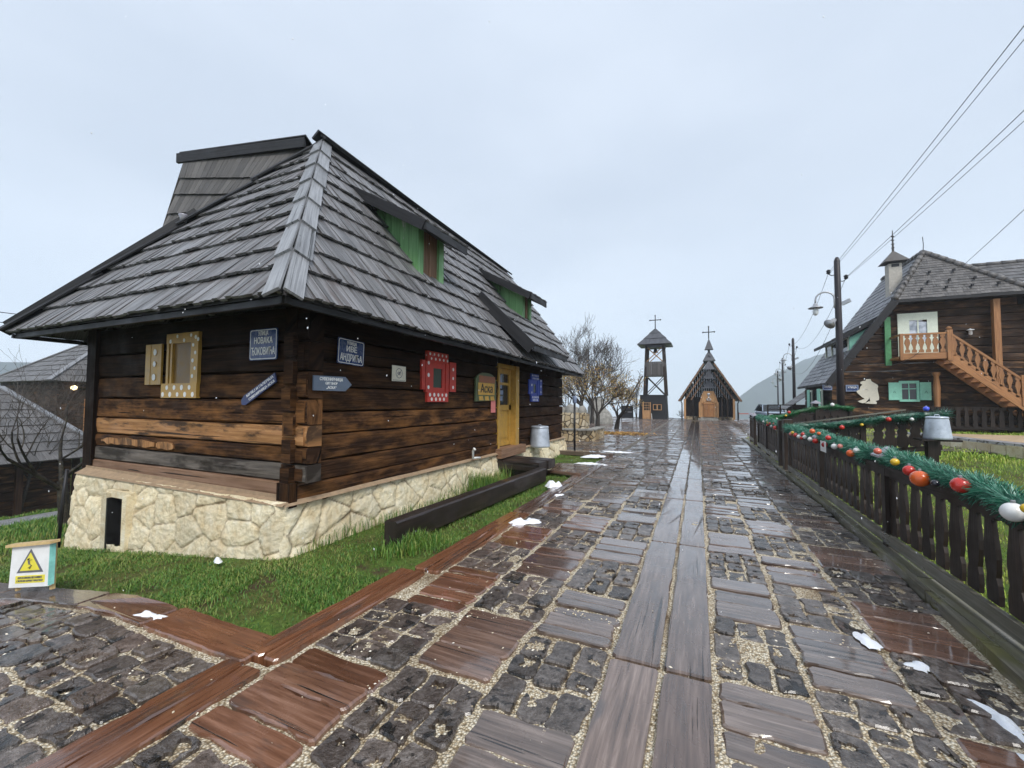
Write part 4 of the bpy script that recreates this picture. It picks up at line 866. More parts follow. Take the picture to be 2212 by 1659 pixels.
def shopboard():
    f=FR((HX1+.03,7.66,1.90),(0,1,0),(0,0,1),(1,0,0)); t=thing('shop_board','painted wooden shop board with an arched green top and yellow name panel beside the door','sign',tuple(f.p(0,0)))
    arc=[(.42*math.cos(q),.16+.13*math.sin(q)) for q in [math.pi*k/10 for k in range(11)]]
    mb=MB(); f.poly(mb,[(-.45,-.3),(.45,-.28)]+[(.45,.17)]+arc+[(-.45,.17)],0,.03); mb.build('board','paintgreen',t)
    mb=MB(); f.box(mb,-.32,.40,.08,.22,.03,.034,'a'); mb.build('upper_band','brownpaint',t)
    mb=MB(); f.box(mb,-.36,.36,-.17,.075,.03,.04,'a'); mb.build('name_panel','ochre',t)
    mb=MB()
    for k in range(3): f.poly(mb,[(-.30+k*.25,-.28),(-.12+k*.25,-.28),(-.16+k*.25,-.19),(-.32+k*.25,-.20)],.03,.004)
    mb.build('painted_bread','ochre',t)
    f.text('Аска',0,-.05,.041,.24,t,'black',width=.52)
shopboard()
mb=MB(); FE.box(mb,7.93,8.14,1.36,1.62,.03,.036); tag(mb.build('note','pink'),'small pink paper note pinned on the logs below the shop board','notice')
def bin_(c,rb,rt,h,name,label,cat,up=True):
    t=thing(name,label,cat,c); k=h
    mb=MB(); mb.lathe([(rb*.96,0),(rb,.02),(rb*.985,.05),(rb+(rt-rb)*.3,h*.3),(rb+(rt-rb)*.8,h*.82),(rt,h*.9),(rt*.99,h*.94)],c,32); mb.build('body','zinc',t,smooth=True)
    mb=MB(); mb.lathe([(rt*1.04,h*.90),(rt*1.05,h*.95),(rt*.96,h*.985),(rt*.6,h*1.0),(.02,h*1.005)],c,32); mb.build('lid','zinc',t,smooth=True)
    mb=MB(); mb.tube([(c[0]-.04,c[1],c[2]+h),(c[0]-.03,c[1],c[2]+h+.03),(c[0]+.03,c[1],c[2]+h+.03),(c[0]+.04,c[1],c[2]+h)],.008,6); mb.build('handle','zinc',t,smooth=True)
bin_((-3.80,10.35,.42),.27,.22,.55,'metal_bin','galvanised metal bin with a lid on the plinth ledge right of the door','bin')
def post():
    t=thing('iron_post','thin black iron post standing at the far corner of the log house','post',(-3.75,13.55,0)); mb=MB(); mb.tube([(-3.75,13.55,-.05),(-3.75,13.55,1.55)],.035,8); mb.build('shaft','iron',t,smooth=True)
    mb=MB(); mb.lathe([(.05,1.55),(.07,1.6),(.075,1.75),(.04,1.8)],(-3.75,13.55,0),12); mb.build('lantern','paleblue',t,smooth=True)
post()
# bench beam, steps
mb=MB()
def timber(mb,c,ax,w,h,r=.5,n=10,jit=.008,a=0,m=0):
    """long squared timber with slightly uneven faces"""
    c,ax=V(c),V(ax); L_=ax.length; d=ax.normalized(); s=V((-d.y,d.x,0)); i0=len(mb.v); pr=[(-w/2+.02,0),(w/2-.02,0),(w/2,.02),(w/2,h-.02),(w/2-.02,h),(-w/2+.02,h),(-w/2,h-.02),(-w/2,.02)]; s0=R()*40; K=len(pr)
    for i in range(n+1):
        for k,(u,v) in enumerate(pr):
            q=c+ax*(i/n)+s*(u+jit*pn(i*.9,k*.7,s0))+V((0,0,v+jit*pn(i*.9,k*.7,s0+9))); mb.v.append(tuple(q))
    W=[0,.25,.3,.5,.55,.8,.85,1.05,1.1]; W=[x*(w+h) for x in W]
    for i in range(n):
        for k in range(K):
            mb.iface((i0+i*K+k,i0+i*K+(k+1)%K,i0+(i+1)*K+(k+1)%K,i0+(i+1)*K+k),[(W[k],L_*i/n),(W[k+1],L_*i/n),(W[k+1],L_*(i+1)/n),(W[k],L_*(i+1)/n)],r,a,m)
    mb.iface([i0+k for k in reversed(range(K))],[(p[0],p[1]) for p in reversed(pr)],r,a,m); e=i0+n*K; mb.iface([e+k for k in range(K)],[(p[0],p[1]) for p in pr],r,a,m)
timber(mb,(-3.16,3.78,-.02),(.24,4.3,0),.185,.275,n=18); tag(mb.build('beam','beam'),'long dark squared beam lying as a bench in the grass before the plinth','beam')
mb=MB(); timber(mb,(-4.0,8.42,.14),(1.0,-.05,0),.42,.19); timber(mb,(-4.0,8.86,.145),(1.05,-.05,0),.40,.185); mb.box(-3.85,-3.1,8.35,8.95,-.05,.14,grain=0); tag(mb.build('step_block','beam'),'stacked dark timber step in front of the ochre door','step')
mb=MB(); timber(mb,(-3.36,9.25,-.03),(1.04,-.12,0),.42,.085,a=.3); timber(mb,(-3.32,9.7,-.03),(1.03,-.08,0),.44,.08,a=.1); timber(mb,(-3.28,10.13,-.03),(.98,-.03,0),.38,.08); tag(mb.build('stepping_platform','plank'),'low timber platform in the grass between the beam and the street','platform')
mb=MB(); timber(mb,(-4.25,12.72,-.05),(1.95,-.05,0),.3,.14); tag(mb.build('edging_beam','plank'),'grey timber edging beam at the far end of the grass strip','beam')
# ---------------------------------------------------------------- hazard notice stand
def hazard():
    c=V((-5.47,1.74,-.12)); ex=V((.985,.13,.16)).normalized()*.74; n=V((.24,-.97,0)).normalized(); n=(n-ex*(n.dot(ex)/ex.dot(ex))).normalized(); ey=n.cross(ex).normalized(); ey=(ey if ey.z>0 else -ey); ey=(ey*.99-n*.10).normalized()
    f=FR(c,ex,ey*.80,n); t=thing('warning_board','white warning board with a yellow triangle standing on the timber paving by the grass','sign',tuple(c))
    mb=MB(); f.poly(mb,[(-.40,.05),(.37,.05),(.38,.50),(-.375,.50)],0,.02); mb.build('board','white',t)
    mb=MB(); f.box(mb,.376,.384,.06,.49,-.01,.03); mb.build('edge_strip','teal',t)
    mb=MB(); f.box(mb,-.43,.43,.50,.53,-.02,.05,'a'); mb.build('batten','pinewood',t,bevel=.006)
    mb=MB(); f.poly(mb,[(-.255,.205),(.255,.205),(.0,.46)],.02,.002); mb.build('triangle_border','greydk',t)
    mb=MB(); f.poly(mb,[(-.19,.228),(.19,.228),(.0,.42)],.0222,.002); f.box(mb,-.27,.29,.095,.175,.02,.022,'a'); mb.build('yellow_field','hazyellow',t)
    mb=MB()
    for p,q,w in (((.0,.36),(-.02,.34),.028),((-.03,.335),(.045,.345),.012),((-.005,.335),(.01,.295),.026),((.01,.295),(.045,.28),.014),((.04,.28),(.01,.245),.014),((-.04,.35),(-.015,.36),.01),((.01,.27),(-.02,.255),.012)): mb.beam(f.p(p[0],p[1],.0245),f.p(q[0],q[1],.0245),w,.0012,up=n.cross(V((q[0]-p[0],0,q[1]-p[1]))) if 0 else ey)
    mb.build('slipping_figure','greydk',t)
    f.text('ОПРЕЗ! КЛИЗАВО ШЕТАЛИШТЕ',.01,.150,.0225,.03,t,'greydk',width=.46); f.text('CAUTION! SLIPPERY WALKWAY',.01,.118,.0225,.03,t,'greydk',width=.50)
    mb=MB(); mb.beam(f.p(-.33,.0,-.02),f.p(-.33,.5,-.02),.03,.025,up=n); mb.build('leg','pinewood',t); mb=MB(); mb.beam(f.p(.33,.0,-.02),f.p(.33,.5,-.02),.03,.025,up=n)
    mb.build('leg','pinewood',t)
hazard()

# ---------------------------------------------------------------- snow remains
def snow(x,y,lx,ly,h,label,rot=0,seed=1,z=None):
    mb=MB(); n=22; s=seed*7.3; ca,sa=math.cos(rot),math.sin(rot); zz=zr(x,y) if z is None else z
    for r in range(7):
        t=r/6
        for k in range(n):
            an=2*math.pi*k/n; e=1+.7*pn(math.cos(an)*1.5+s,math.sin(an)*1.5,s)+.35*pn(math.cos(an)*4+s,math.sin(an)*4,s); u=lx*t*e*math.cos(an); v=ly*t*e*math.sin(an)
            hh=h*.9*(1-t**2.5)*(1+1.1*pn(u*13,v*13,s)); mb.v.append((x+u*ca-v*sa,y+u*sa+v*ca,zz+hh-.008*t))
    for r in range(6):
        for k in range(n): mb.iface((r*n+k,(r+1)*n+k,(r+1)*n+(k+1)%n,r*n+(k+1)%n),[(0,0)]*4)
    tag(mb.build('snow_patch','snow',smooth=True),label,'snow','last patches of melting snow')
snow(-2.50,7.62,.20,.13,.10,'rounded lump of snow on the grass at the far end of the bench beam',.6,1)
snow(-2.12,5.2,.26,.10,.05,'flat snow patch on the street timber beside the bench beam',.9,2)
snow(-2.2,6.9,.12,.05,.03,'small snow scrap on the timber edge by the rounded snow lump',1.1,3)
snow(-2.78,12.2,.40,.2,.05,'wide snow patch on the grass in front of the grey edging beam',.5,4)
snow(-2.5,13.6,.42,.18,.03,'thin snow strip on the paving behind the grey edging beam',.1,5)
snow(-2.55,10.7,.45,.1,.04,'long snow strip along the far side of the timber platform',.05,6)
snow(-3.72,1.80,.17,.05,.025,'narrow snow scrap on the brown board at the near grass corner',.2,7)
snow(1.38,3.02,.06,.15,.02,'white snow streak on the paving by the kerb, nearest the fence corner',.35,8)
snow(1.40,2.66,.05,.10,.025,'snow scrap at the kerb in the bottom right corner',.4,18)
snow(1.02,3.62,.055,.10,.012,'small snow smear on a grey plank of the street',.1,9,z=.012)
snow(1.22,3.42,.06,.05,.02,'tiny snow crumb in a rotted block near the kerb',.1,10)
snow(-4.5,2.75,.05,.035,.04,'tiny white snow crumb alone on the near lawn',.1,11,z=-.05)
snow(2.6,4.6,.09,.06,.03,'snow crumb on the lawn behind the near pickets',.1,12,z=0)

# ---------------------------------------------------------------- picket fences
PROF=[(.0,.062),(.18,.05),(.205,.085),(.30,.072),(.36,.060),(.40,.082),(.52,.098),(.60,.098),(.72,.07),(.84,.045),(.845,.085),(1.,.085)]
PROF=[(0,.07),(.10,.078),(.20,.072),(.27,.056),(.34,.068),(.46,.078),(.56,.072),(.70,.055),(.84,.042),(.845,.078),(1.0,.078)]
PROF2=[(0,.05),(.12,.075),(.30,.075),(.40,.05),(.46,.06),(.54,.06),(.60,.04),(.72,.07),(.86,.075),(.92,.05),(1.,.05)]
def baluster_mesh(name,h,prof,t=.028,sc=1.):
    mb=MB(); L_=[(-w*sc,z*h) for z,w in prof]; Rr=[(w*sc,z*h) for z,w in prof]
    for i in range(len(prof)-1):
        (z0,w0),(z1,w1)=prof[i],prof[i+1]; w0*=sc;w1*=sc; z0*=h;z1*=h
        for s in (-1,1):
            p=[(s*t/2,-w0,z0),(s*t/2,w0,z0),(s*t/2,w1,z1),(s*t/2,-w1,z1)]; mb.face(p if s>0 else p[::-1],[(q[1],q[2]) for q in (p if s>0 else p[::-1])],.5)
        mb.face([(-t/2,w0,z0),(t/2,w0,z0),(t/2,w1,z1),(-t/2,w1,z1)],[(0,z0),(t,z0),(t,z1),(0,z1)],.5); mb.face([(t/2,-w0,z0),(-t/2,-w0,z0),(-t/2,-w1,z1),(t/2,-w1,z1)],[(0,z0),(t,z0),(t,z1),(0,z1)],.5)
    for z,w in (prof[0],prof[-1]): w*=sc; z*=h; mb.face([(-t/2,-w,z),(t/2,-w,z),(t/2,w,z),(-t/2,w,z)],None,.5)
    o=mb.build(name,'fence'); me=o.data; bpy.data.objects.remove(o); return me
BAL=baluster_mesh('baluster',.66,PROF); BAL2=baluster_mesh('baluster',.62,PROF2,sc=1.5); BALO=None
def fence(name,label,p0,p1,posts,spacing,mesh,zb,height,caps=(),first=True,postw=.1,group=None,railh=.09,post_h=None,bm=True):
    """p0->p1 run in plan with a base height function zb(t)"""
    p0,p1=V((*p0,0)),V((*p1,0)); d=(p1-p0); L_=d.length; d.normalize(); nrm=V((-d.y,d.x,0)); an=math.atan2(d.y,d.x)-math.pi/2
    t=thing(name,label,'fence',(p0.x,p0.y,zb(0)),group); P=lambda s,off,z: p0+d*s+nrm*off+V((0,0,z))
    mb=MB(); mb.beam(P(0,.03,zb(0)+height-.05),P(L_,.03,zb(1)+height-.05),.035,railh,a=0); mb.beam(P(0,0.02,zb(0)+height+.005),P(L_,.02,zb(1)+height+.005),.11,.03); mb.build('top_rail','fence',t,bevel=.004)
    mb=MB(); mb.beam(P(0,.035,zb(0)+.16),P(L_,.035,zb(1)+.16),.04,.11); mb.build('bottom_rail','kerb' if bm else 'fence',t,bevel=.004)
    for k,s in enumerate(posts):
        h=(post_h or height)+(.0 if k not in caps else .12); mb=MB(); mb.box(*[x for q in ((-postw/2,postw/2),) for x in q],-postw/2,postw/2,0,h,grain=2); o=mb.build('post','fence',None,bevel=.006); o.parent=t; o.location=P(s,-.0,zb(s/L_))-V(wloc(t)); o.rotation_euler.z=an
        if k in caps:
            mb=MB(); q=.115; b=[(-q,-q,h),(q,-q,h),(q,q,h),(-q,q,h)]; tp=(0,0,h+.10)
            for i in range(4): mb.face([b[i],b[(i+1)%4],tp],None)
            b2=[(x,y,h-.02) for x,y,_ in b]
            for i in range(4): mb.face([b2[i],b2[(i+1)%4],b[(i+1)%4],b[i]],None)
            mb.face(b2[::-1],None); c=mb.build('post_cap','capmetal',None); c.parent=t; c.location=o.location; c.rotation_euler.z=an
    s=spacing*.5
    while s<L_-.03:
        if min(abs(s-q) for q in posts)>postw/2+.03:
            o=bpy.data.objects.new('baluster',mesh); COL.objects.link(o); o.parent=t; o.location=P(s,-.0,zb(s/L_)+.22)-V(wloc(t)); o.rotation_euler=(U(-.015,.015),U(-.02,.02),an+U(-.05,.05)); o.scale=(1,U(.92,1.06),(height-.22)/(.66 if mesh is BAL else .62)*.98)
        s+=spacing
    return t
FX=1.88
fence('picket_fence','nearest dark picket fence with carved balusters and metal capped posts along the street kerb',(FX,-1.6),(FX,11.15),[.1,2.3,4.75,7.44,10.1,12.65],.232,BAL,lambda t:.0,.92,caps=(0,1,2,3,4))
mb=MB(); mb.box(1.80,1.98,11.35,11.6,0,1.22,grain=2); tag(mb.build('gate_post','fence',bevel=.01),'thick dark gate post between the near and the middle street fence','gate post','gate posts of the street fence')
mb=MB(); mb.box(1.80,1.95,12.05,12.2,0,1.18,grain=2); tag(mb.build('gate_post','fence',bevel=.01),'slimmer dark gate post at the start of the middle street fence','gate post','gate posts of the street fence')
fence('picket_fence','middle stretch of dark picket fence behind the thick gate post along the street',(FX+.02,12.25),(FX+.08,17.2),[.1,2.6,4.85],.2,BAL,lambda t:.0,1.0)
fence('picket_fence','short far panel of dark picket fence between two capped posts before the car',(FX+.1,18.35),(FX+.13,19.95),[.05,1.55],.2,BAL,lambda t:.0,1.0,caps=(0,1))
fence('picket_fence','climbing picket fence with cut out balusters leading from the gate post to the tin bucket',(2.1,11.9),(4.75,11.9),[.05,1.3,2.55],.21,BAL2,lambda t:.12+.40*t,.92,post_h=.98,bm=False)
fence('picket_fence','garland topped picket fence further back, before the grey plaques on the big house',(2.5,16.5),(4.7,17.4),[.05,1.2,2.3],.21,BAL2,lambda t:.10+.34*min(1,t*1.8),1.0,caps=(1,),post_h=1.08,bm=False)
fence('house_fence','dark picket fence at the foot of the big house under the wooden stairs',(8.9,23.3),(17.5,23.3),[.1,2.9,5.7,8.5],.26,BAL,lambda t:.47,1.0,bm=False)
# garlands
def garland(label,pts,rad,n,mt,sag=.04,name='garland',nl=.055):
    mb=MB(); P=[V(p) for p in pts]; seg=[(b-a).length for a,b in zip(P,P[1:])]; T=sum(seg); rs=random.Random(len(pts)*7+n)
    def at(s):
        for a,b,l in zip(P,P[1:],seg):
            if s<=l: return a.lerp(b,s/l),(b-a).normalized()
            s-=l
        return P[-1],(P[-1]-P[-2]).normalized()
    pp=[]; 
    for k in range(60): q,_=at(T*k/59); pp.append(q+V((.03*pn(k*.4,1),0,.03*pn(k*.35,2))))
    mb.tube(pp,rad*.45,6,r=.1)
    for i in range(n):
        s=rs.random()*T; q,d=at(s); q=q+V((.03*pn(s*4,1),.0,.05*pn(s*2.6,2)-.015)); c=.8+.85*pn(s*3.1,7)
        an=rs.uniform(0,6.283); x=d.orthogonal().normalized(); y=d.cross(x); o=x*math.cos(an)+y*math.sin(an); dr=(o*rs.uniform(.5,1)+d*rs.uniform(-.9,.9)).normalized(); l=rad*rs.uniform(.45,1.1)*c; b=q+o*rad*.3; e=b+dr*l+V((0,0,-.012*rs.random())); w=d.cross(dr).normalized()*.0016*(1+rad*4)*(1+max(0,b.y-6)*.12); r=rs.random()
        mb.face([b-w,b+w,e+w*.5,e-w*.5],None,r)
    return tag(mb.build(name,mt),label,'garland')
garland('thick green tinsel garland draped along the nearest picket fence rail',[(FX-.02,-1.5,1.),(FX-.02,1.,.97),(FX-.02,2.2,.98),(FX-.02,3.4,.96),(FX-.01,4.3,1.01),(FX,5.2,1.04),(FX,6.1,1.05),(FX,7.,1.03),(FX,8,1.05),(FX,9,1.06),(FX,10,1.04),(FX-.02,11.2,1.06)],.105,42000,'tinsel')
garland('thin green tinsel garland on the middle street fence',[(FX,12.2,1.06),(FX,13.4,1.10),(FX+.03,14.6,1.09),(FX+.05,16.,1.12),(FX+.07,17.2,1.10)],.11,3600,'tinsel')
garland('dark green garland hanging on the climbing fence beside the tin bucket',[(2.02,11.8,1.06),(2.7,11.8,1.10),(3.4,11.8,1.22),(4.1,11.8,1.34),(4.8,11.8,1.40)],.12,5200,'tinsel')
garland('bright green garland on the fence further back before the plaques',[(1.95,15.6,1.10),(2.45,16.4,1.14),(3.0,16.7,1.30),(3.6,16.95,1.46),(4.1,17.1,1.50),(4.7,17.3,1.46)],.11,4600,'tinsel2')
mb=MB(); mb.beam((2.05,11.86,1.10),(4.15,11.86,1.47),.03,.03); tag(mb.build('handrail','kerb'),'thin pale handrail running above the garland of the climbing fence','rail')
# baubles
B_=[('orange',4.8,.95,.071,'large matt orange bauble, biggest on the nearest garland'),('red',5.0,.99,.049,'glossy red bauble just left of the large orange one'),('yellow',5.3,1.03,.037,'yellow bauble hanging alone left of the glossy red one'),('coral',5.73,1.09,.036,'coral bauble beside the nearest metal post cap'),('white',6.39,1.03,.035,'white bauble paired with an orange one on the nearest garland'),('orange',6.61,.97,.047,'orange bauble below its white neighbour on the nearest garland'),('pink',7.03,1.02,.033,'pale pink bauble between white and orange ones'),('white',7.3,.99,.041,'white bauble beside the pink one right of the paper note'),('crimson',7.8,.97,.043,'crimson bauble hanging over the paper note on the fence'),('red',7.6,1.09,.037,'red bauble on top of the garland above the paper note'),('red',8.35,.98,.044,'red bauble next to a white one left of the paper note'),('white',3.62,.94,.06,'big scuffed white bauble at the right edge of the nearest garland'),('dark',4.54,.955,.03,'small black bauble between the large orange and the big red one'),('red',4.18,1.005,.058,'big glossy red bauble right of the large orange one'),('yellow',3.5,.99,.03,'yellow bauble half hidden behind the big scuffed white one')]
def bauble(c,x,y,z,r,label,group='baubles on the garlands'):
    mb=MB(); n=18; i0=0; k_=10
    for j in range(k_+1):
        th=math.pi*j/k_
        for k in range(n): an=2*math.pi*k/n; mb.v.append((x+r*math.sin(th)*math.cos(an),y+r*math.sin(th)*math.sin(an),z+r*.97*math.cos(th)))
    for j in range(k_):
        for k in range(n): mb.iface((j*n+k,(j+1)*n+k,(j+1)*n+(k+1)%n,j*n+(k+1)%n),[(0,0)]*4)
    t=tag(mb.build('bauble','ball_'+c,smooth=True),label,'bauble',group)
    if r>.034: mb=MB(); mb.lathe([(.011,r*.93),(.012,r+.012),(.008,r+.014)],(x,y,z),10); mb.build('hanger_cap','steel',t)
for c,y,z,r,l in B_: bauble(c,1.76,y,z,r,l)
for c,y,z,r in [('white',8.71,.98,.038),('white',9.1,.99,.035),('red',9.24,1.03,.036),('white',9.58,.96,.039),('red',9.36,.95,.03),('red',9.86,.97,.042),('yellow',10.15,1.0,.033),('pink',10.33,.96,.037),('orange',8.54,1.13,.042),('orange',8.12,1.12,.028)]: bauble(c,1.76,y,z,r,{'white':'one of the white baubles clustered on the nearest garland close to the thick gate post','red':'one of the red baubles clustered on the nearest garland close to the thick gate post','orange':'one of two orange baubles on the garland by the far metal post cap','yellow':'yellow bauble at the end of the nearest garland by the thick gate post','pink':'pink bauble at the end of the nearest garland by the thick gate post'}[c])
for c,y,z,r in [('red',12.5,.97,.059),('red',12.75,1.06,.03),('white',13.1,.98,.035),('red',13.35,1.04,.038),('red',13.8,.98,.04),('yellow',13.75,1.05,.035),('white',14.6,1.04,.037),('white',13.87,1.11,.033)]: bauble(c,1.80,y,z,r,{'red':'one of the red baubles on the thin garland of the middle street fence','white':'one of the white baubles on the thin garland of the middle street fence','yellow':'yellow bauble on the thin garland of the middle street fence'}[c])
for c,x,z,r,l in [('red',2.97,1.06,.052,'red bauble on the lower end of the climbing fence garland'),('yellow',3.33,1.13,.034,'yellow bauble halfway along the climbing fence garland'),('red',3.8,1.26,.051,'red bauble on the upper half of the climbing fence garland'),('white',4.19,1.27,.038,'white bauble on the climbing fence garland near the tin bucket'),('blue',4.43,1.50,.053,'blue bauble on top of the climbing fence garland above the tin bucket')]: bauble(c,x,11.70,z,r,l)
for c,x,y,z,r,l in [('white',4.05,16.98,1.56,.06,'white bauble on top of the bright garland before the plaques'),('red',2.75,16.45,1.30,.05,'red bauble on the rising end of the bright garland'),('yellow',2.65,16.4,1.19,.035,'yellow bauble on the rising end of the bright garland'),('white',2.35,16.2,1.09,.04,'white bauble at the low end of the bright garland')]: bauble(c,x,y-.08,z,r,l)
mb=MB(); mb.box(1.745,1.75,7.68,7.98,.86,1.02); tag(mb.build('paper_note','white'),'white paper note pinned to the top rail of the nearest fence','notice')
# tin bucket on a post
t=thing('bucket_post','dark wooden post with a small shelf carrying the tin bucket','post',(4.30,11.2,.35)); mb=MB(); mb.box(4.22,4.38,11.12,11.28,.2,.86,grain=2); mb.build('post','fence',t,bevel=.006); mb=MB(); mb.box(4.10,4.70,11.02,11.42,.86,.895,grain=0); mb.build('shelf','fence',t,bevel=.004)
bin_((4.40,11.2,.895),.215,.165,.46,'tin_bucket','upturned galvanised tin bucket on a post shelf above the nearest garland','bucket')
# stone edging with slab top
mb=MB()
P=[(6.15,17.6),(6.45,15.4),(6.85,13.4),(7.4,11.4),(8.0,9.)]
for (xa,ya),(xb,yb) in zip(P,P[1:]):
    for q in range(5):
        ta,tb=q/5,(q+1)/5-.01; A=V((xa+(xb-xa)*ta,ya+(yb-ya)*ta,0)); B=V((xa+(xb-xa)*tb,ya+(yb-ya)*tb,0)); zz=zg((A.x+B.x)/2,(A.y+B.y)/2)
        mb.beam(A+V((0,0,zz+.06)),B+V((0,0,zz+.06)),.3,.24+U(-.02,.02))
t=thing('stone_edging','low edging of cream stones with a grey slab top beside the sandy yard','edging',(7,13,.4)); mb.build('stone_course','stone',t,bevel=.03)
mb=MB()
for (xa,ya),(xb,yb) in zip(P,P[1:]): zz=zg((xa+xb)/2,(ya+yb)/2); mb.beam(V((xa+.1,ya,zz+.215)),V((xb+.1,yb+.02,zz+.215)),.42,.06)
mb.build('slab','pathstone',t,bevel=.01)

# ---------------------------------------------------------------- big timber house on the right
bh=thing('timber_house','big dark timber house with balcony, outside stairs and half hipped grey tile roof','house',(9.5,27,.45)); GY=24.; BF=FR((0,GY,0),(1,0,0),(0,0,1),(0,-1,0)); EB=.45
rx,rz=9.55,8.55
mb=MB(); z=.45; i=0; 
rl=lambda z: max(5.75,rx-(rz-.15-z)/1.47+.12); rr2=lambda z: min(17.,rx+(rz-.15-z)/.90-.1)
while z<6.4:
    h=.33; hlog(mb,(rl(z+h),GY),(rr2(z+h),GY),z,z+h-.012,.2,(0,-1,0),a=(.35+.65*R()) if z<3.2 else (.1+.3*R()),seg=22,rough=.02); z+=h
z=.45
while z<2.5: hlog(mb,(5.75,29.4),(5.75,GY),z,z+.318,.2,(-1,0,0),a=R()*.5,seg=8); z+=.33
mb.box(5.8,17,24.15,29.3,.3,2.9); mb.build('wall','houselog',bh)
mb=MB()
YE=29.6; yo=23.35; ex0=rx-(rz-2.55)/1.47
hz=6.15; hl=rx-(rz-hz)/1.47; hr=rx+(rz-hz)/.90; ys=25.0
V_=lambda x,y,z: V((x,y,z))
shingles(mb,V_(hl,yo,hz),V_(hr,yo,hz),V_(rx,ys,rz),V_(rx,ys,rz),19,.16,th=.015,lift=.022,slip=.01)
shingles(mb,V_(ex0,YE,2.55),V_(ex0,yo,2.55),V_(hl,yo,hz),V_(hl,YE,hz),17,.2,m=1,lift=.03)
shingles(mb,V_(hl,YE,hz),V_(hl,yo,hz),V_(rx,ys,rz),V_(rx,YE,rz),9,.2,m=1,lift=.03)
xr=rx+(rz-3.)/.90
shingles(mb,V_(xr,yo,3.),V_(xr,YE,3.),V_(hr,YE,hz),V_(hr,yo,hz),8,.3,lift=.03); shingles(mb,V_(hr,yo,hz),V_(hr,YE,hz),V_(rx,YE,rz),V_(rx,ys,rz),8,.3,lift=.03)
shingles(mb,V_(10.5,25.6,7.0),V_(19,25.6,7.0),V_(19,27.6,8.35),V_(10.5,27.6,8.35),6,.2,lift=.03)
mb.face([(10,25.7,6.95),(19,25.7,6.95),(19,26.,3),(10,26.,3)],None,.2)
rf=mb.build('roof',['roofgrey','roofpale'],bh)
mb=MB()
mb.beam((ex0,yo-.02,2.47),(hl,yo-.02,hz-.08),.05,.3); mb.beam((xr,yo-.02,2.92),(hr,yo-.02,hz-.08),.05,.26); mb.beam((hl,yo,hz-.07),(hr,yo,hz-.07),.04,.12)
mb.face([(hl,yo,hz-.1),(hr,yo,hz-.1),(hr,GY,hz-.1),(hl,GY,hz-.1)],None,.1); mb.face([(ex0,yo,2.42),(hl,yo,hz-.12),(hl,GY+.1,hz-.12),(ex0,GY+.1,2.42)],None,.1); mb.face([(xr,yo,2.9),(hr,yo,hz-.12),(hr,GY+.1,hz-.12),(xr,GY+.1,2.9)],None,.1)
mb.beam((ex0-.03,yo,2.5),(ex0-.03,YE,2.5),.05,.12); mb.build('verge_board','darkboard',bh)
mb=MB()
def captiles(p,q,n,rd_):
    p,q=V(p),V(q)
    for i in range(n):
        a=p.lerp(q,i/n); b=p.lerp(q,(i+1.12)/n); mb.tube([a,b],[rd_*1.12,rd_*.9],8,r=R())
captiles((hl,yo,hz+.03),(rx,ys,rz+.03),11,.115); captiles((hr,yo,hz+.03),(rx,ys,rz+.03),13,.115); captiles((rx,ys,rz+.03),(rx,YE,rz+.03),12,.115); mb.build('ridge_tiles','roofgrey',bh,smooth=True); mb=MB(); captiles((10.8,27.6,8.38),(19,27.6,8.38),16,.1); mb.build('ridge_tiles','roofgrey',bh,smooth=True)
mb=MB()
for r_i,(z_,xs) in enumerate(((6.85,(8.4,9.2,9.9,10.7)),(7.35,(8.7,9.4,10.2)),(6.5,(8.9,9.7,10.5,11.3)))):
    for x in xs: yy=yo+(z_-hz)/(rz-hz)*(ys-yo); mb.box(x-.03,x+.03,yy-.14,yy-.02,z_+.02,z_+.12)
mb.build('snow_hook','iron',bh)
mb=MB(); mb.tube([(rx+.0,ys,rz),(rx+.02,ys,rz+.4),(rx-.0,ys,rz+.75)],.015,5); mb.build('lightning_rod','iron',bh)
mb=MB(); mb.box(8.20,8.68,24.7,25.15,5.6,8.12); ch=mb.build('chimney','render',bh,bevel=.02)
mb=MB(); b=[(8.0,24.5,8.2),(8.9,24.5,8.2),(8.9,25.35,8.2),(8.0,25.35,8.2)]; tp=(8.45,24.92,8.8)
mb.box(8.3,8.58,24.69,24.72,7.96,8.1,m=1); mb.box(8.24,8.64,24.75,25.1,8.1,8.22,m=1)
for i in range(4): mb.face([b[i],b[(i+1)%4],tp],[(0,0),(1,0),(.5,1)],.4)
mb.face(b,None,.1); mb.tube([(8.45,24.92,8.7),(8.45,24.92,9.75)],[.05,.015],6); 
for k in range(4): mb.lathe([(.02,0),(.07,.04),(.02,.08)],(8.45,24.92,8.88+k*.18),8)
mb.build('chimney_cap',['shingledark','black'],ch)
# roof-side dormer of the big house
xd=6.5; zz=2.55+(xd-ex0)*1.47
mb=MB(); shingles(mb,(xd-.5,28.2,zz+.55),(xd-.5,23.9,zz+.55),(xd+1.5,23.9,zz+1.75),(xd+1.5,28.2,zz+1.75),5,.2,lift=.03); dm=mb.build('dormer','darkboard',bh)
mb=MB(); mb.beam((xd-.5,23.9,zz+.5),(xd+1.5,23.9,zz+1.7),.04,.2); mb.beam((xd-.5,23.9,zz+.5),(xd-.5,28.2,zz+.5),.04,.14); mb.build('verge_board','darkboard',dm)
mb=MB(); mb.prism([(0,0),(1.3,1.5),(1.3,1.45),(0,.72)],(xd,24.2,zz-.1),(1,0,0),(0,0,1),(0,-1,0),.05); mb.build('cheek','mint',dm)
mb=MB(); 
for yk in (24.3,25.6,26.9,28.0): mb.box(xd-.03,xd+.04,yk-.08,yk+.08,zz-.15,zz+.7)
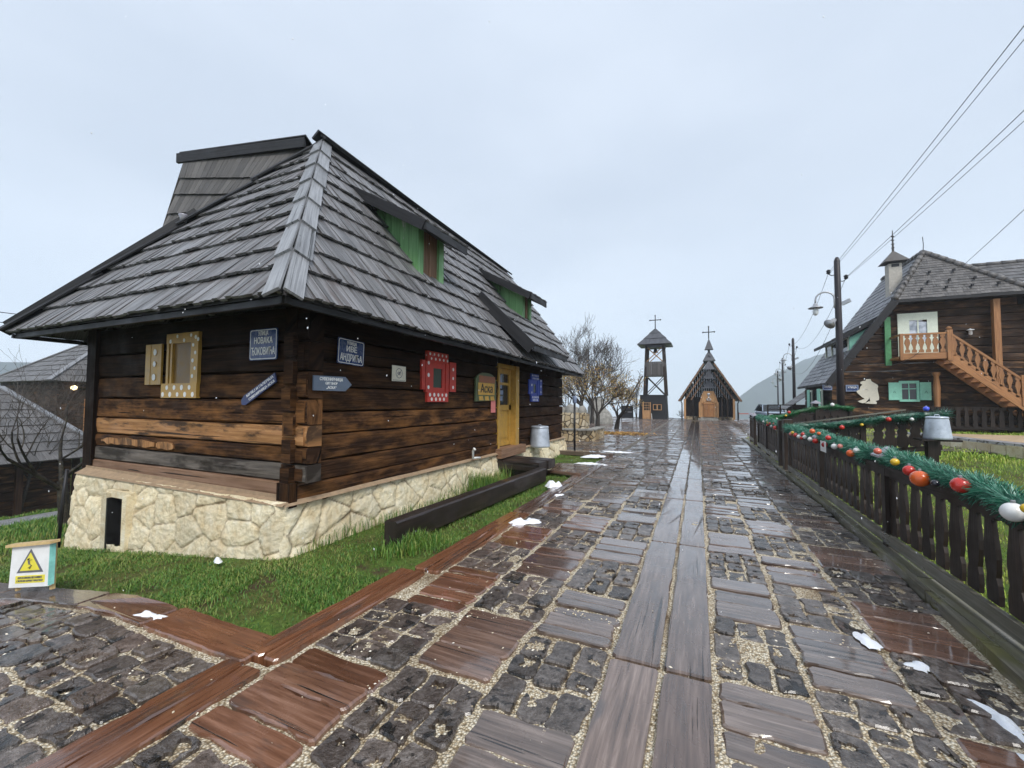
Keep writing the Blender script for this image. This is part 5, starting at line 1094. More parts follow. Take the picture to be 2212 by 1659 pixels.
mb.box(xd-.03,xd+.04,24.2,28.1,zz+.6,zz+.72); mb.box(xd-.03,xd+.04,24.2,28.1,zz-.15,zz+.0); wd=mb.build('window_frame','mint2',dm); mb=MB(); mb.box(xd,xd+.02,24.2,28.,zz-.1,zz+.65); mb.build('pane','glass',wd)
# lower windows
mb=MB(); BF.box(mb,8.18,8.86,1.70,1.80,0,.08,'a'); BF.box(mb,8.18,8.86,2.50,2.62,0,.07,'a'); BF.box(mb,8.18,8.27,1.8,2.5,0,.06); BF.box(mb,8.77,8.86,1.8,2.5,0,.06); BF.box(mb,8.5,8.53,1.8,2.5,.0,.05); BF.box(mb,8.27,8.77,2.25,2.28,0,.05,'a'); w=mb.build('window','mint',bh); mb=MB(); BF.box(mb,8.27,8.77,1.8,2.5,.0,.015); mb.build('pane','glass',w)
for a in (7.80,8.87):
    mb=MB(); BF.box(mb,a,a+.37,1.77,2.55,.06,.1); s=mb.build('shutter','mint',w); mb=MB()
    for p,q in (((-.05,-.06),(.0,.05)),((.0,.05),(.05,-.06)),((-.13,-.04),(-.10,-.03)) if a<8 else ((.05,-.06),(.06,-.05))): mb.beam(BF.p(a+.2+p[0],2.13+p[1],.103),BF.p(a+.2+q[0],2.13+q[1],.103),.022,.004,up=(1,0,.01))
    mb.build('cut_out','black',s)
# upper balcony door-window
mb=MB(); BF.box(mb,8.20,8.60,3.6,5.62,0,.05); BF.box(mb,9.20,9.55,3.6,5.62,0,.05); BF.box(mb,8.60,9.20,5.30,5.62,0,.05,'a'); BF.box(mb,8.60,9.20,3.6,4.35,0,.04); BF.box(mb,8.87,8.92,4.35,5.3,0,.04); BF.box(mb,9.0,9.55,3.62,5.60,.05,.06) if 0 else None; w=mb.build('balcony_door','mint2',bh); mb=MB(); BF.box(mb,8.6,9.2,4.35,5.3,.0,.015); mb.build('pane','curtain',w)
mb=MB(); BF.box(mb,7.72,7.93,3.30,5.5,.02,.12); mb.build('drain_post','greenpost',bh)
# balcony
by=22.9; 
mb=MB(); mb.box(7.88,9.55,by,GY,3.52,3.62,grain=0); bal=mb.build('balcony','orange',bh)
mb=MB(); mb.box(7.88,9.55,by-.03,by+.03,3.48,3.74,grain=0); mb.box(7.88,9.55,by-.05,by+.05,4.50,4.57,grain=0); mb.box(7.88,7.99,by-.06,by+.06,3.45,4.58,grain=2); mb.box(9.38,9.55,by-.08,by+.08,3.4,4.66,grain=2); mb.lathe([(.0,4.66),(.1,4.7),(.1,4.74),(.03,4.8)],(9.465,by,0),8); mb.box(7.88,7.94,by,GY,4.50,4.57,grain=1); mb.build('railing','orange',bal)
def obal(x,z0,h,fl=False,mt='orange',y=by,name='baluster',parent=None,w=.085):
    mb=MB(); pts=[(0,.8),(.12,.8),(.2,.35),(.35,.5),(.55,1.),(.75,.7),(.82,.3),(.87,.75),(1,.75)]
    pts=[(1-z,w_) for z,w_ in pts][::-1] if fl else pts
    o=[(w_*w,z*h) for z,w_ in pts]+[(-w_*w,z*h) for z,w_ in reversed(pts)]; mb.prism(o,(x,y,z0),(1,0,0),(0,0,1),(0,-1,0),.03); return mb.build(name,mt,parent)
for i in range(6): obal(8.13+i*.225,3.76,.74,False,'orange',by,'baluster',bal,.10)
for i in range(5):
    pass
# stairs
st=MB(); x0,x1=9.5,12.64; z0,z1=3.52,.55; st.beam((x0,by+.0,z0-.0),(x1,by,z1),.06,.32); st.beam((x0,by+1.0,z0),(x1,by+1.0,z1),.06,.32)
for k in range(15): q=(k+.5)/15; st.box(x0+(x1-x0)*q-.14,x0+(x1-x0)*q+.14,by,by+1.,z0+(z1-z0)*q+.05,z0+(z1-z0)*q+.09,grain=1)
stair=st.build('staircase','orange',bh); st=MB(); st.beam((x0,by,z0+.98),(x1,by,z1+.98),.09,.08); st.box(11.5,11.62,by-.06,by+.06,1.55,2.75,grain=2); st.box(x1-.05,x1+.08,by-.06,by+.06,.45,1.65,grain=2); st.beam((x0+.1,by,z0+.16),(x1,by,z1+.16),.05,.05); st.build('railing','orange',stair)
for k in range(14):
    q=(k+.5)/14; x=x0+(x1-x0)*q
    if abs(x-11.56)>.12: obal(x,z0+(z1-z0)*q+.17,.78,False,'orange',by,'baluster',stair,.085)
mb=MB(); mb.box(11.18,11.38,by+.75,by+.95,2.2,5.95,grain=2); mb.build('post','orange',bh)
mb=MB(); mb.lathe([(.10,1.0),(.16,1.06),(.08,1.15),(.10,1.6),(.12,2.3),(.08,2.75),(.13,2.85),(.13,2.95)],(9.22,23.4,0),10); mb.build('turned_post','orange',bh,smooth=True)
mb=MB(); mb.lathe([(.0,.14),(.12,.1),(.13,.08),(.06,.07),(.06,-.1),(.02,-.13)],(10.55,GY-.12,4.65),10); mb.tube([(10.55,GY,4.78),(10.55,GY-.12,4.79)],.015,5); mb.build('wall_lamp','lampglass',bh,smooth=True)
mb=MB(); mb.lathe([(.0,.14),(.12,.1),(.13,.08),(.06,.07),(.06,-.1),(.02,-.13)],(13.0,GY-.12,3.75),10); mb.build('wall_lamp','lampglass',bh,smooth=True)
# side windows below left eave
for yk in (25.2,27.2):
    mb=MB(); mb.box(5.52,5.56,yk-.5,yk+.5,1.2,2.3); w=mb.build('window','mint2',bh); mb=MB(); mb.box(5.49,5.52,yk-.36,yk+.36,1.3,2.2); mb.build('pane','glass',w)
    mb=MB(); mb.box(5.3,5.34,yk-1.,yk-.52,1.2,2.3); mb.build('shutter','mint',w)
# plaques and cut-out figure on the house
def plaque(x0,x1,z0,z1,mt,label,fr_=BF,lift=.05,txt=None):
    t=thing('plaque',label,'sign',tuple(fr_.p((x0+x1)/2,(z0+z1)/2,lift))); mb=MB(); fr_.box(mb,x0,x1,z0,z1,lift,lift+.02,'a'); mb.build('plate','paleblue',t); mb=MB(); fr_.box(mb,x0+.04,x1-.04,z0+.04,z1-.04,lift+.02,lift+.024,'a'); mb.build('field',mt,t)
    fr_.text(txt,(x0+x1)/2,(z0+z1)/2+.03,lift+.0245,.12,t,'white',width=(x1-x0)*.7); fr_.text('',0,0,0,.1,t,'white')
plaque(6.26,6.73,2.16,2.46,'signblue','blue and white plate with writing left of the cut out figure on the big house',txt='УЛИЦА')
BS=FR((5.72,0,0),(.0,-1,0),(0,0,1),(-1,0,0))
FS=FR((5.3,23.6,0),(.93,.37,0),(0,0,1),(.37,-.93,0))
plaque(.0,.42,2.22,2.46,'navy','small blue pointer plate beside the pole before the big house',fr_=FS,lift=0,txt='ГАЛЕРИЈА')
fig=[(1140,365),(1220,362),(1240,430),(1300,480),(1345,520),(1362,560),(1345,620),(1350,700),(1370,860),(1365,930),(1300,960),(1325,990),(1318,1040),(1200,1035),(1105,1022),(1180,970),(1205,960),(1195,880),(1165,930),(1110,1010),(1060,1020),(1010,1000),(975,965),(1040,935),(1105,900),(1060,860),(1000,780),(965,730),(955,690),(1010,650),(1030,570),(1070,510),(1030,480),(1035,440),(1080,415),(1130,410)]
fig=[((x-1165)*.00205*.95+7.06,2.72-(y-362)*.00167) for x,y in fig]
t=thing('cut_out_figure','cream painted cut out of hugging seated figures on the log wall beside the mint window','figure',tuple(BF.p(7.05,2.1,.06))); mb=MB(); BF.poly(mb,fig[::-1],.06,.03); mb.build('board','cream',t); mb=MB(); mb.beam(BF.p(6.97,2.26,.092),BF.p(7.07,2.22,.092),.03,.004,up=(1,0,0)); mb.beam(BF.p(7.10,1.9,.092),BF.p(7.13,1.6,.092),.012,.004,up=(1,0,0)); mb.build('drawn_line','greydk',t)
# ---------------------------------------------------------------- poles, lamps, wires
def pole(x,y,h,label,lampside=True,full=True):
    zb=zg(x,y); t=thing('utility_pole',label,'pole',(x,y,zb),'utility poles along the street'); mb=MB(); mb.tube([(x,y,zb-.2),(x+.01,y,zb+h*.5),(x,y,zb+h-.12),(x,y,zb+h)],[.12,.105,.09,.045],10); mb.build('shaft','pole',t,smooth=True)
    zt=zb+h
    for dx,dz in ((-.27,-.55),(.27,-.78)):
        mb=MB(); mb.tube([(x,y,zt+dz-.05),(x+dx*.6,y,zt+dz-.06),(x+dx*.9,y,zt+dz),(x+dx*.9,y,zt+dz+.06)],.016,5); mb.lathe([(.03,0),(.07,.03),(.05,.07),(.075,.10),(.03,.15)],(x+dx*.9,y,zt+dz),8); mb.build('insulator','iron',t,smooth=True)
    mb=MB(); pts=[(x-.10,y-.02,zt-1.75)]+[(x-.37+.27*math.cos(q),y-.02,zt-1.42+.25*math.sin(q)) for q in [math.pi*k/8 for k in range(9)]]+[(x-.64,y-.02,zt-1.58)]; mb.tube(pts,.028,6); lm=mb.build('lamp_arm','steel',t,smooth=True)
    mb=MB(); mb.lathe([(.02,.12),(.06,.1),(.08,.02),(.22,-.04),(.22,-.06),(.08,-.03)],(x-.64,y-.02,zt-1.65),16); mb.build('lamp_shade','steel',lm,smooth=True); mb=MB(); mb.lathe([(.07,-.05),(.09,-.12),(.08,-.24),(.03,-.29)],(x-.64,y-.02,zt-1.67),12); mb.build('lamp_glass','lampglass',lm,smooth=True)
    mb=MB(); mb.beam((x+.1,y,zt-1.62),(x+.32,y-.1,zt-1.52),.08,.12); mb.build('floodlight','steel',t)
    mb=MB(); mb.lathe([(.06,.0),(.08,.08),(.11,.18),(.17,.28),(.18,.29)],(x-.12,y-.08,zt-2.15),16,axis=(-.6,-.45,-.55)); mb.build('loudspeaker','steel',t,smooth=True)
    return t
PO=[(4.4,17.4,6.15,'tarred utility pole with arched lamp and loudspeaker, nearest of the row before the big house'),(6.7,37.8,6.4,'second utility pole of the row, just left of the big house roof'),(8.4,53.,6.4+1.4,'third utility pole of the row, slim and bluish in the mist'),(10.7,71.6,6.4+5.4,'farthest and faintest utility pole of the row before the hill')]
for p in PO: pole(*p)
def wire(a,b,sag,r,label,group='overhead wires'):
    a,b=V(a),V(b); pts=[a.lerp(b,k/24)-V((0,0,sag*4*(k/24)*(1-k/24))) for k in range(25)]; mb=MB(); mb.tube(pts,r,5); tag(mb.build('wire','iron'),label,'wire',group)
def tp(i,dx,dz): x,y,h,_=PO[i]; return (x+dx,y,zg(x,y)+h+dz)
for i in (0,1,2):
    for dx,dz,s in ((-.24,-.5,.75),(.24,-.72,.9)): wire(tp(i,dx,dz),tp(i+1,dx,dz),s,.007+.003*i,('one of two wires sagging from the nearest pole to the second pole' if i==0 else 'one of two faint wires between the second and third poles' if i==1 else 'one of two very faint wires between the two farthest poles'))
wire(tp(0,-.1,-2.1),tp(1,.0,-2.6),.8,.007,'lower wire sagging from the loudspeaker height to the second pole')
def ext(a,b,k): a,b=V(a),V(b); return a+(b-a)*k
wire(tp(0,-.24,-.5),ext(tp(0,-.24,-.5),(3.66,6.95,6.3),2.4),.12,.006,'upper wire running from the nearest pole to the sky corner')
wire(tp(0,-.20,-.52),ext(tp(0,-.20,-.52),(3.76,7.1,6.3),2.4),.16,.005,'thin twin of the upper wire from the nearest pole')
wire(tp(0,.24,-.72),ext(tp(0,.24,-.72),(4.35,8.34,6.),2.4),.16,.006,'lower wire from the nearest pole passing the chimney spire')
wire(tp(0,.25,-.74),ext(tp(0,.25,-.74),(4.47,8.6,6.),2.4),.2,.005,'thin twin of the lower wire passing behind the chimney spire')
wire((10.5,24.2,7.55),ext((10.53,24.2,7.57),(8.26,16.03,7.),2.2),.05,.009,'single cable from the big house roof slope to the right edge')
wire(tp(0,.1,-3.3),(8.72,23.25,3.9),.55,.009,'cable looping from the nearest pole to the gable eave of the big house')
wire((-12,-14,3.3),(-22,28,5.6),.5,.010,'upper of two thin wires left of the log house roof'); wire((-12,-14,3.15),(-22,28,5.2),.5,.010,'lower of two thin wires left of the log house roof')

# ---------------------------------------------------------------- church
ch=thing('chapel','small dark timber chapel with nested steep gables, carved light door and cross','church',(.95,43,0)); cx=.94
CF=FR((cx,42,0),(1,0,0),(0,0,1),(0,-1,0))
mb=MB(); ap,ez_=5.95,1.76; xl_,xr_=-2.62,2.62
shingles(mb,(cx+xr_,41.9,ez_),(cx+xr_,50.5,ez_),(cx,50.5,ap),(cx,41.9,ap),13,.25,lift=.03); shingles(mb,(cx+xl_,50.5,ez_),(cx+xl_,41.9,ez_),(cx,41.9,ap),(cx,50.5,ap),13,.25,lift=.03); mb.build('roof','slate',ch)
sl2=(ap-ez_)/xr_
def tier(y,k,w,tz,tw):
    """one nested gable: a pair of rafters with boarded soffit and a slate panel under its peak"""
    top=ap-k; mb=MB(); hw=(top-1.70-.1*k)/sl2
    for s in (-1,1):
        mb.beam((cx+s*hw,y,top-hw*sl2),(cx+s*.42,y,top-.42*sl2),.09,.13,a=0,m=0)
        mb.face([(cx+s*hw,y+.05,top-hw*sl2-.05),(cx+s*.3,y+.05,top-.3*sl2-.05),(cx+s*.3,y+.85,top-.3*sl2-.05),(cx+s*hw,y+.85,top-hw*sl2-.05)],[(0,0),(0,4),(.8,4),(.8,0)],R(),0,1)
    mb.build('gable',['sill','churchdark'],ch)
    mb=MB(); mb.prism([(-tw,tz[0]),(tw,tz[0]),(.06,tz[1]),(-.06,tz[1])],(cx,y-.03,0),(1,0,0),(0,0,1),(0,-1,0),.06,r=.5); mb.beam((cx-tw-.05,y-.08,tz[0]),(cx+tw+.05,y-.08,tz[0]),.1,.07,r=.1); mb.build('gable_panel','slatepanel',ch)
tier(41.92,.12,0,(4.66,5.40),.44); tier(42.5,.86,0,(3.85,4.60),.44); tier(43.1,1.62,0,(2.98,3.78),.48)
mb=MB()   # soffit fill behind the tiers
for s in (-1,1): mb.face([(cx+s*2.5,41.95,1.82),(cx+s*.1,41.95,5.75),(cx+s*.1,44,5.75),(cx+s*2.5,44,1.82)],[(0,0),(0,5),(2,5),(2,0)],.4)
mb.build('soffit','churchdark',ch)
mb=MB()
for i in range(22):
    x=cx-2.0+i*4./21; top=min(ap-abs(x-cx)*sl2-.2,4.8); mb.box(x-.09,x+.09,44.05,44.12,.28,top,grain=2,r=R())
mb.box(cx-2.02,cx-1.96,42.2,50.3,.28,2.,grain=1); mb.box(cx+1.96,cx+2.02,42.2,50.3,.28,2.,grain=1); mb.box(cx-2,cx+2,50.2,50.3,.2,2.2)
mb.build('wall','churchdark',ch)
mb=MB(); mb.box(cx-2.1,cx+2.1,43.7,50.4,-.1,.28); mb.build('plinth','rubble',ch)
for x in (cx-2.06,cx+2.0):
    mb=MB(); mb.box(x-.09,x+.09,42.1,42.28,.1,1.95,grain=2); mb.build('corner_post','churchwood',ch)
for x in (cx-1.35,cx+1.05,cx+1.5):
    mb=MB(); mb.box(x-.05,x+.05,42.3,42.4,-.05,2.0,grain=2); mb.build('porch_post','churchdark',ch)
for x in (cx-2.3,cx+2.28):
    mb=MB(); mb.tube([(x,41.95,-.05),(x,41.95,1.55),(x-.1 if x<cx else x+.1,41.9,1.72)],.05,6); mb.build('downpipe','iron',ch,smooth=True)
mb=MB(); mb.box(cx-.95,cx+.75,42.3,43.9,-.05,.14); mb.box(cx-.85,cx+.65,43.,43.95,.14,.26); mb.build('steps','boulder',ch,bevel=.02)
arch=lambda w,h0,h1:[(-w,.05),(w,.05),(w,h0)]+[(w*math.cos(q),h0+(h1-h0)*math.sin(q)) for q in [math.pi*k/12 for k in range(1,12)]]+[(-w,h0)]
DF=FR((cx-.03,43.0,.18),(1,0,0),(0,0,1),(0,-1,0))
mb=MB(); DF.poly(mb,[(-.83,.05),(.83,.05),(.83,1.25),(.62,2.05),(.42,2.5),(-.42,2.5),(-.62,2.05),(-.83,1.25)],-.1,.08,r=.6); 
for a in (-.74,.74): DF.box(mb,a-.1,a+.1,.05,1.45,-.02,.08)
ds=mb.build('door_surround','churchwood',ch)
mb=MB(); 
for s in (-1,1):
    DF.poly(mb,[(s*x,z) for x,z in ((.0,1.62),(.3,1.52),(.62,1.36),(.66,1.5),(.5,2.0),(.3,2.35),(.1,2.45),(0,2.45))][::s],-.02,.05,r=.8)
mb.build('arch_panel','churchwood',ds)
mb=MB(); DF.box(mb,-.44,.44,.08,1.28,-.02,.06); DF.box(mb,-.36,-.05,.75,1.18,.06,.09); DF.box(mb,.05,.36,.75,1.18,.06,.09); DF.box(mb,-.36,-.05,.15,.66,.06,.09); DF.box(mb,.05,.36,.15,.66,.06,.09); DF.box(mb,-.5,.5,1.28,1.38,-.02,.1,'a'); dl=mb.build('door','orange',ch,bevel=.01)
mb=MB(); mb.lathe([(.13,-.01),(.13,.02),(.09,.03),(.05,.05)],DF.p(0,2.2,.04),12,axis=(0,-1,0)); mb.lathe([(.05,0),(.06,.02)],DF.p(0,2.02,.04),10,axis=(0,-1,0))
for a,b in ((-.12,1.72),(.12,1.72),(0,1.84)): mb.lathe([(.08,0),(.07,.03),(.03,.05)],DF.p(a,b,.04),10,axis=(0,-1,0))
mb.beam(DF.p(-.16,1.62,.06),DF.p(.16,1.62,.06),.03,.05); mb.build('carved_emblem','steel',ds)
def pyr(mb,c,w,z0,z1,m=0,fl=None):
    x,y=c; b=[(x-w,y-w,z0),(x+w,y-w,z0),(x+w,y+w,z0),(x-w,y+w,z0)]
    if fl: 
        zf,wf=fl; m_=[(x-wf,y-wf,zf),(x+wf,y-wf,zf),(x+wf,y+wf,zf),(x-wf,y+wf,zf)]
        for i in range(4): j=(i+1)%4; mb.face([b[i],b[j],m_[j],m_[i]],[(0,0),(1,0),(.8,1),(.2,1)],.4+.1*i); mb.face([m_[i],m_[j],(x,y,z1)],[(0,0),(1,0),(.5,1)],.4+.1*i)
    else:
        for i in range(4): mb.face([b[i],b[(i+1)%4],(x,y,z1)],[(0,0),(1,0),(.5,1)],.4+.1*i)
    mb.face(b[::-1],None,.1)
mb=MB(); pyr(mb,(cx+.03,42.3),.52,5.42,6.42,fl=(5.95,.27)); pyr(mb,(cx+.03,42.3),.36,6.46,7.55); mb.tube([(cx+.03,42.3,6.3),(cx+.03,42.3,6.5)],.1,8); sp=mb.build('spire','slate',ch)
def cross(c,z0,h,w,za,parent,t=.045):
    mb=MB(); x,y=c; mb.tube([(x,y,z0),(x,y,z0+h)],t,6); mb.tube([(x-w,y,za),(x+w,y,za)],t,6)
    for p in ((x-w,y,za),(x+w,y,za),(x,y,z0+h)): mb.lathe([(.02,-.08),(.075,0),(.02,.08)],p,8)
    mb.build('cross','iron',parent,smooth=True)
cross((cx+.03,42.3),7.5,1.1,.48,8.1,sp)

# ---------------------------------------------------------------- bell tower
bt=thing('bell_tower','tall open timber bell tower on a black cabin, with pyramid roof and cross','tower',(-3.9,43,0)); tx=-3.78
mb=MB(); z1=2.26
b=[(-5.28,42),(-2.68,42),(-2.68,44.6),(-5.28,44.6)]; tq=[(-5.13,42.1),(-2.78,42.1),(-2.78,44.5),(-5.13,44.5)]
for i in range(4): j=(i+1)%4; mb.face([(*b[i],-.1),(*b[j],-.1),(*tq[j],z1),(*tq[i],z1)],[(0,0),(0,2.6),(2.3,2.6),(2.3,0)],.3+.1*i)
mb.face([(*q,z1) for q in tq],None,.2); mb.box(-5.2,-2.72,42.02,44.58,z1,z1+.06); cab=mb.build('cabin','black',bt)
TF=FR((0,41.98,0),(1,0,0),(0,0,1),(0,-1,0))
mb=MB(); TF.box(mb,-4.84,-4.17,.02,1.58,-.02,.06); TF.box(mb,-4.88,-4.84,.02,1.62,-.04,.09); TF.box(mb,-4.17,-4.13,.02,1.62,-.04,.09); TF.box(mb,-4.72,-4.29,.15,.72,.06,.07); d=mb.build('door','churchwood',bt); mb=MB()
for a in (-4.76,-4.56,-4.36):
    if a<-4.3:
        for b_ in (.85,1.1,1.34): TF.box(mb,a+.02,a+.19 if a<-4.4 else a+.14,b_,b_+.19,.06,.065)
mb.build('pane','glass',d)
mb=MB(); TF.box(mb,-3.92,-3.15,.86,.92,-.05,.1,'a'); TF.box(mb,-3.92,-3.15,1.36,1.42,-.05,.1,'a'); TF.box(mb,-3.92,-3.87,.92,1.36,-.05,.1); TF.box(mb,-3.2,-3.15,.92,1.36,-.05,.1); TF.box(mb,-3.6,-3.49,.92,1.36,-.05,.1); w=mb.build('window','churchwood',bt); mb=MB(); TF.box(mb,-3.87,-3.2,.92,1.36,-.06,.04); mb.build('pane','glass',w)
mb=MB(); mb.beam((-4.03,41.9,.0),(-4.08,42.0,.55),.03,.05); mb.build('leaning_board','white',bt)
lean=lambda z:(z-2.26)/(7.1-2.26)
def px_(s,z,y): t=lean(z); return (tx+s*(.98-.22*t),y+(.12*t if y<43.3 else -.12*t),z)
for s in (-1,1):
    for y in (42.3,44.3): mb=MB(); mb.beam(px_(s,2.26,y),px_(s,7.12,y),.2,.2,up=(0,1,0)); mb.build('post','churchdark',bt)
for y in (42.3,44.3):
    for z0,z1,mt in ((2.32,4.12,'churchdark'),(5.55,6.95,'churchwood')):
        mb=MB(); mb.beam(px_(-.9,z0,y),px_(.9,z1,y),.07,.11,up=(0,1,0)); mb.beam(px_(.9,z0,y+.05),px_(-.9,z1,y+.05),.07,.11,up=(0,1,0)); mb.build('cross_brace',mt,bt)
mb=MB()
for s in (-1,1):
    for z0,z1 in ((2.32,4.12),(5.55,6.95)): mb.beam(px_(s,z0,42.4),px_(s,z1,44.2),.07,.1,up=(1,0,0))
mb.build('cross_brace','churchdark',bt)
mb=MB()
for i in range(9):
    a=-1+2*i/9; b2=-1+2*(i+1)/9
    for y in (42.22,44.42): mb.beam(px_((a+b2)/2*1.04,4.16+U(-.04,.03),y),px_((a+b2)/2*1.06,5.52,y),.03,.205,up=(1,0,0)) if 0 else mb.obox(V(px_((a+b2)/2*1.05,4.85,y)),V((0,0,.68)),V((.096,0,0)),V((0,.015,0)),r=R())
for s in (-1,1): mb.box(tx+s*.86-.02,tx+s*.86+.02,42.3,44.4,4.2,5.5,grain=2)
mb.box(tx-.9,tx+.9,42.4,44.3,4.2,4.3); mb.build('parapet','shingledark',bt)
mb=MB(); pyc=(tx,43.3); w=1.52
for k in range(4):
    sx,sy=((0,-1),(1,0),(0,1),(-1,0))[k]; ex=V((-sy,sx,0)); o=V((*pyc,0)); n_=V((sx,sy,0)); shingles(mb,o+n_*w-ex*w+V((0,0,7.18)),o+n_*w+ex*w+V((0,0,7.18)),o+V((0,0,8.95)),o+V((0,0,8.95)),3,.16,lift=.05,over=.1)
mb.face([(tx-w,43.3-w,7.16),(tx+w,43.3-w,7.16),(tx+w,43.3+w,7.16),(tx-w,43.3+w,7.16)],None,.1); mb.box(tx-.9,tx+.9,42.35,44.25,6.95,7.16); tr=mb.build('roof','slate',bt); cross(pyc,8.8,1.4,.5,9.75,tr)
mb=MB(); mb.lathe([(.02,.42),(.12,.40),(.17,.25),(.2,.08),(.28,0),(.26,-.01)],(tx,43.3,6.5),14); mb.tube([(tx,43.3,6.6),(tx,43.3,6.42)],.03,6); mb.build('bell','iron',bt,smooth=True)
mb=MB(); mb.beam((-6.3,42.6,1.9),(-4.9,42.6,4.2),.1,.12,up=(0,1,0)); mb.beam((-5.5,42.5,0),(-5.5,42.5,2.4),.08,.08,up=(0,1,0)); mb.build('side_strut','churchdark',bt)

# info board, barrier tape
t=thing('info_board','dark information board on thin legs between the trees and the bell tower','board',(-5.7,38,0)); mb=MB(); mb.box(-6.2,-5.25,37.97,38.03,.2,1.3); mb.build('panel','iron',t); mb=MB(); mb.box(-6.15,-5.3,37.94,37.96,.72,.76); mb.build('shelf','steel',t)
for x in (-6.22,-5.24): mb=MB(); mb.box(x-.03,x+.03,37.97,38.03,-.05,1.45); mb.build('leg','iron',t)
t=thing('barrier_tape','red barrier tape stretched low beside the chapel','tape',(5,46,.5)); mb=MB(); mb.beam((3.6,46,.55),(7.2,46,.60),.01,.07); mb.build('band','redtape',t)
for x in (3.6,7.2): mb=MB(); mb.tube([(x,46,0),(x,46,.7)],.03,6); mb.build('stake','iron',t)

# ---------------------------------------------------------------- stone fountain
ft=thing('stone_fountain','stone fountain with round boulders on its back wall and a low stone basin','fountain',(-5,18,0))
def wob(mb,c,s,seed,n=7,k=.12):
    """rough boulder"""
    i0=len(mb.v); N=14; K=9
    for j in range(K+1):
        th=math.pi*j/K
        for q in range(N):
            an=2*math.pi*q/N; d=V((math.sin(th)*math.cos(an),math.sin(th)*math.sin(an),math.cos(th))); r_k=1+k*2.2*mnoise.noise(d*1.3+V((seed,0,0))); mb.v.append((c[0]+d.x*s[0]*r_k,c[1]+d.y*s[1]*r_k,c[2]+d.z*s[2]*r_k))
    for j in range(K):
        for q in range(N): mb.iface((i0+j*N+q,i0+(j+1)*N+q,i0+(j+1)*N+(q+1)%N,i0+j*N+(q+1)%N),[(0,0)]*4,.5)
mb=MB(); mb.box(-5.75,-4.55,18.1,18.6,-.05,1.12); mb.box(-4.95,-4.5,17.9,18.75,-.05,1.05); mb.build('back_wall','rubble',ft,bevel=.05)
mb=MB(); mb.box(-6.2,-4.6,17.2,17.5,-.05,.40); mb.box(-4.9,-3.98,17.3,17.6,-.05,.42); mb.box(-4.25,-3.95,17.4,19.3,-.05,.42); mb.build('basin','rubble',ft,bevel=.05)
mb=MB(); mb.box(-6.25,-4.0,17.15,17.55,.40,.46); mb.box(-4.3,-3.9,17.3,19.35,.42,.47); mb.build('rim','boulder',ft,bevel=.02)
for c,s,q in (((-5.25,18.3,1.18),(.36,.2,.30),1),((-4.74,18.35,1.16),(.2,.2,.28),5),((-5.6,18.3,1.15),(.16,.18,.24),9)): mb=MB(); wob(mb,c,s,q); mb.build('boulder','boulder',ft,smooth=True)
mb=MB(); wob(mb,(-7.0,31.6,.3),(.8,.8,1.7),3,k=.06); wob(mb,(-6.5,31.4,.0),(.75,.8,1.1),8,k=.06); tag(mb.build('stone_heap','boulder',smooth=True),'smooth grey stone mound standing behind the trees left of the bell tower','stone')

# ---------------------------------------------------------------- trees
def tree(name,label,base,h,r0,seed,spread=.6,depth=5,leaves=0,leafz=(0,1),bark='bark',twig='twig',forks=None,lean=(0,0),leafmat='leaf',group=None,up=.25,leafsize=.05,stub=False,first=.28,minr=.004):
    rs=random.Random(seed); t=thing(name,label,'tree',base,group); tr=MB(); tw_=MB(); lv=MB(); ends=[]
    def br(p,d,l,r,k):
        n=5 if k==0 else 4; pts=[p]; rad=[r]; q=V(p); dd=V(d)
        for i in range(n):
            dd=(dd+V((rs.uniform(-1,1),rs.uniform(-1,1),rs.uniform(-.6,1)*.8+up*(1 if k else .3)))*(.10+.06*k)).normalized(); q=q+dd*(l/n); pts.append(q); rad.append(max(minr,r*(1-.42*(i+1)/n) if k<depth else r*(1-.8*(i+1)/n)))
        (tr if k<=2 else tw_).tube(pts,rad,8 if k==0 else 6 if k<3 else 4 if k<depth else 3,r=rs.random(),cap=False)
        if k>=depth-1: ends.extend(pts[1:])
        if k<depth:
            nb=(forks if k==0 and forks else rs.choice([2,3,3,4]) if k<depth-1 else rs.choice([3,4,5]))
            for j in range(nb):
                at=1. if (j==0) else rs.uniform(.35,1.) if k else rs.uniform(.75,1); idx=min(n,max(1,round(at*n))); an=rs.uniform(0,6.283) if k else 6.283*j/nb+rs.uniform(-.4,.4)
                x=dd.orthogonal().normalized(); y=dd.cross(x); sp=spread*rs.uniform(.6,1.25)*(1. if j or k==0 else .45); nd_=(dd*math.cos(sp)+(x*math.cos(an)+y*math.sin(an))*math.sin(sp)).normalized()
                br(pts[idx],nd_,l*rs.uniform(.62,.9)*(1.25 if k==0 else 1),rad[idx]*(rs.uniform(.6,.75) if k<depth-1 else .55)*(1 if k else .85),k+1)
    br(V(base)+V((0,0,-.1)),V((lean[0],lean[1],1)).normalized(),h*first,r0,0)
    tr.build('trunk',bark,t,smooth=True); tw_.build('crown',twig,t)
    if leaves:
        z0=base[2]+h*leafz[0]; z1=base[2]+h*leafz[1]; E=[e for e in ends if z0<e.z<z1] or ends
        for i in range(leaves):
            e=rs.choice(E); c=e+V((rs.gauss(0,.09),rs.gauss(0,.09),rs.gauss(-.05,.09))); s=leafsize*rs.uniform(.6,1.3); a=V((rs.uniform(-1,1),rs.uniform(-1,1),rs.uniform(-1,1))).normalized(); b=a.orthogonal().normalized(); lv.face([c-a*s,c-b*s*.5,c+a*s,c+b*s*.5],None,rs.random())
        lv.build('leaves',leafmat,t)
    return t
G1='young trees in the plaza with withered leaves'
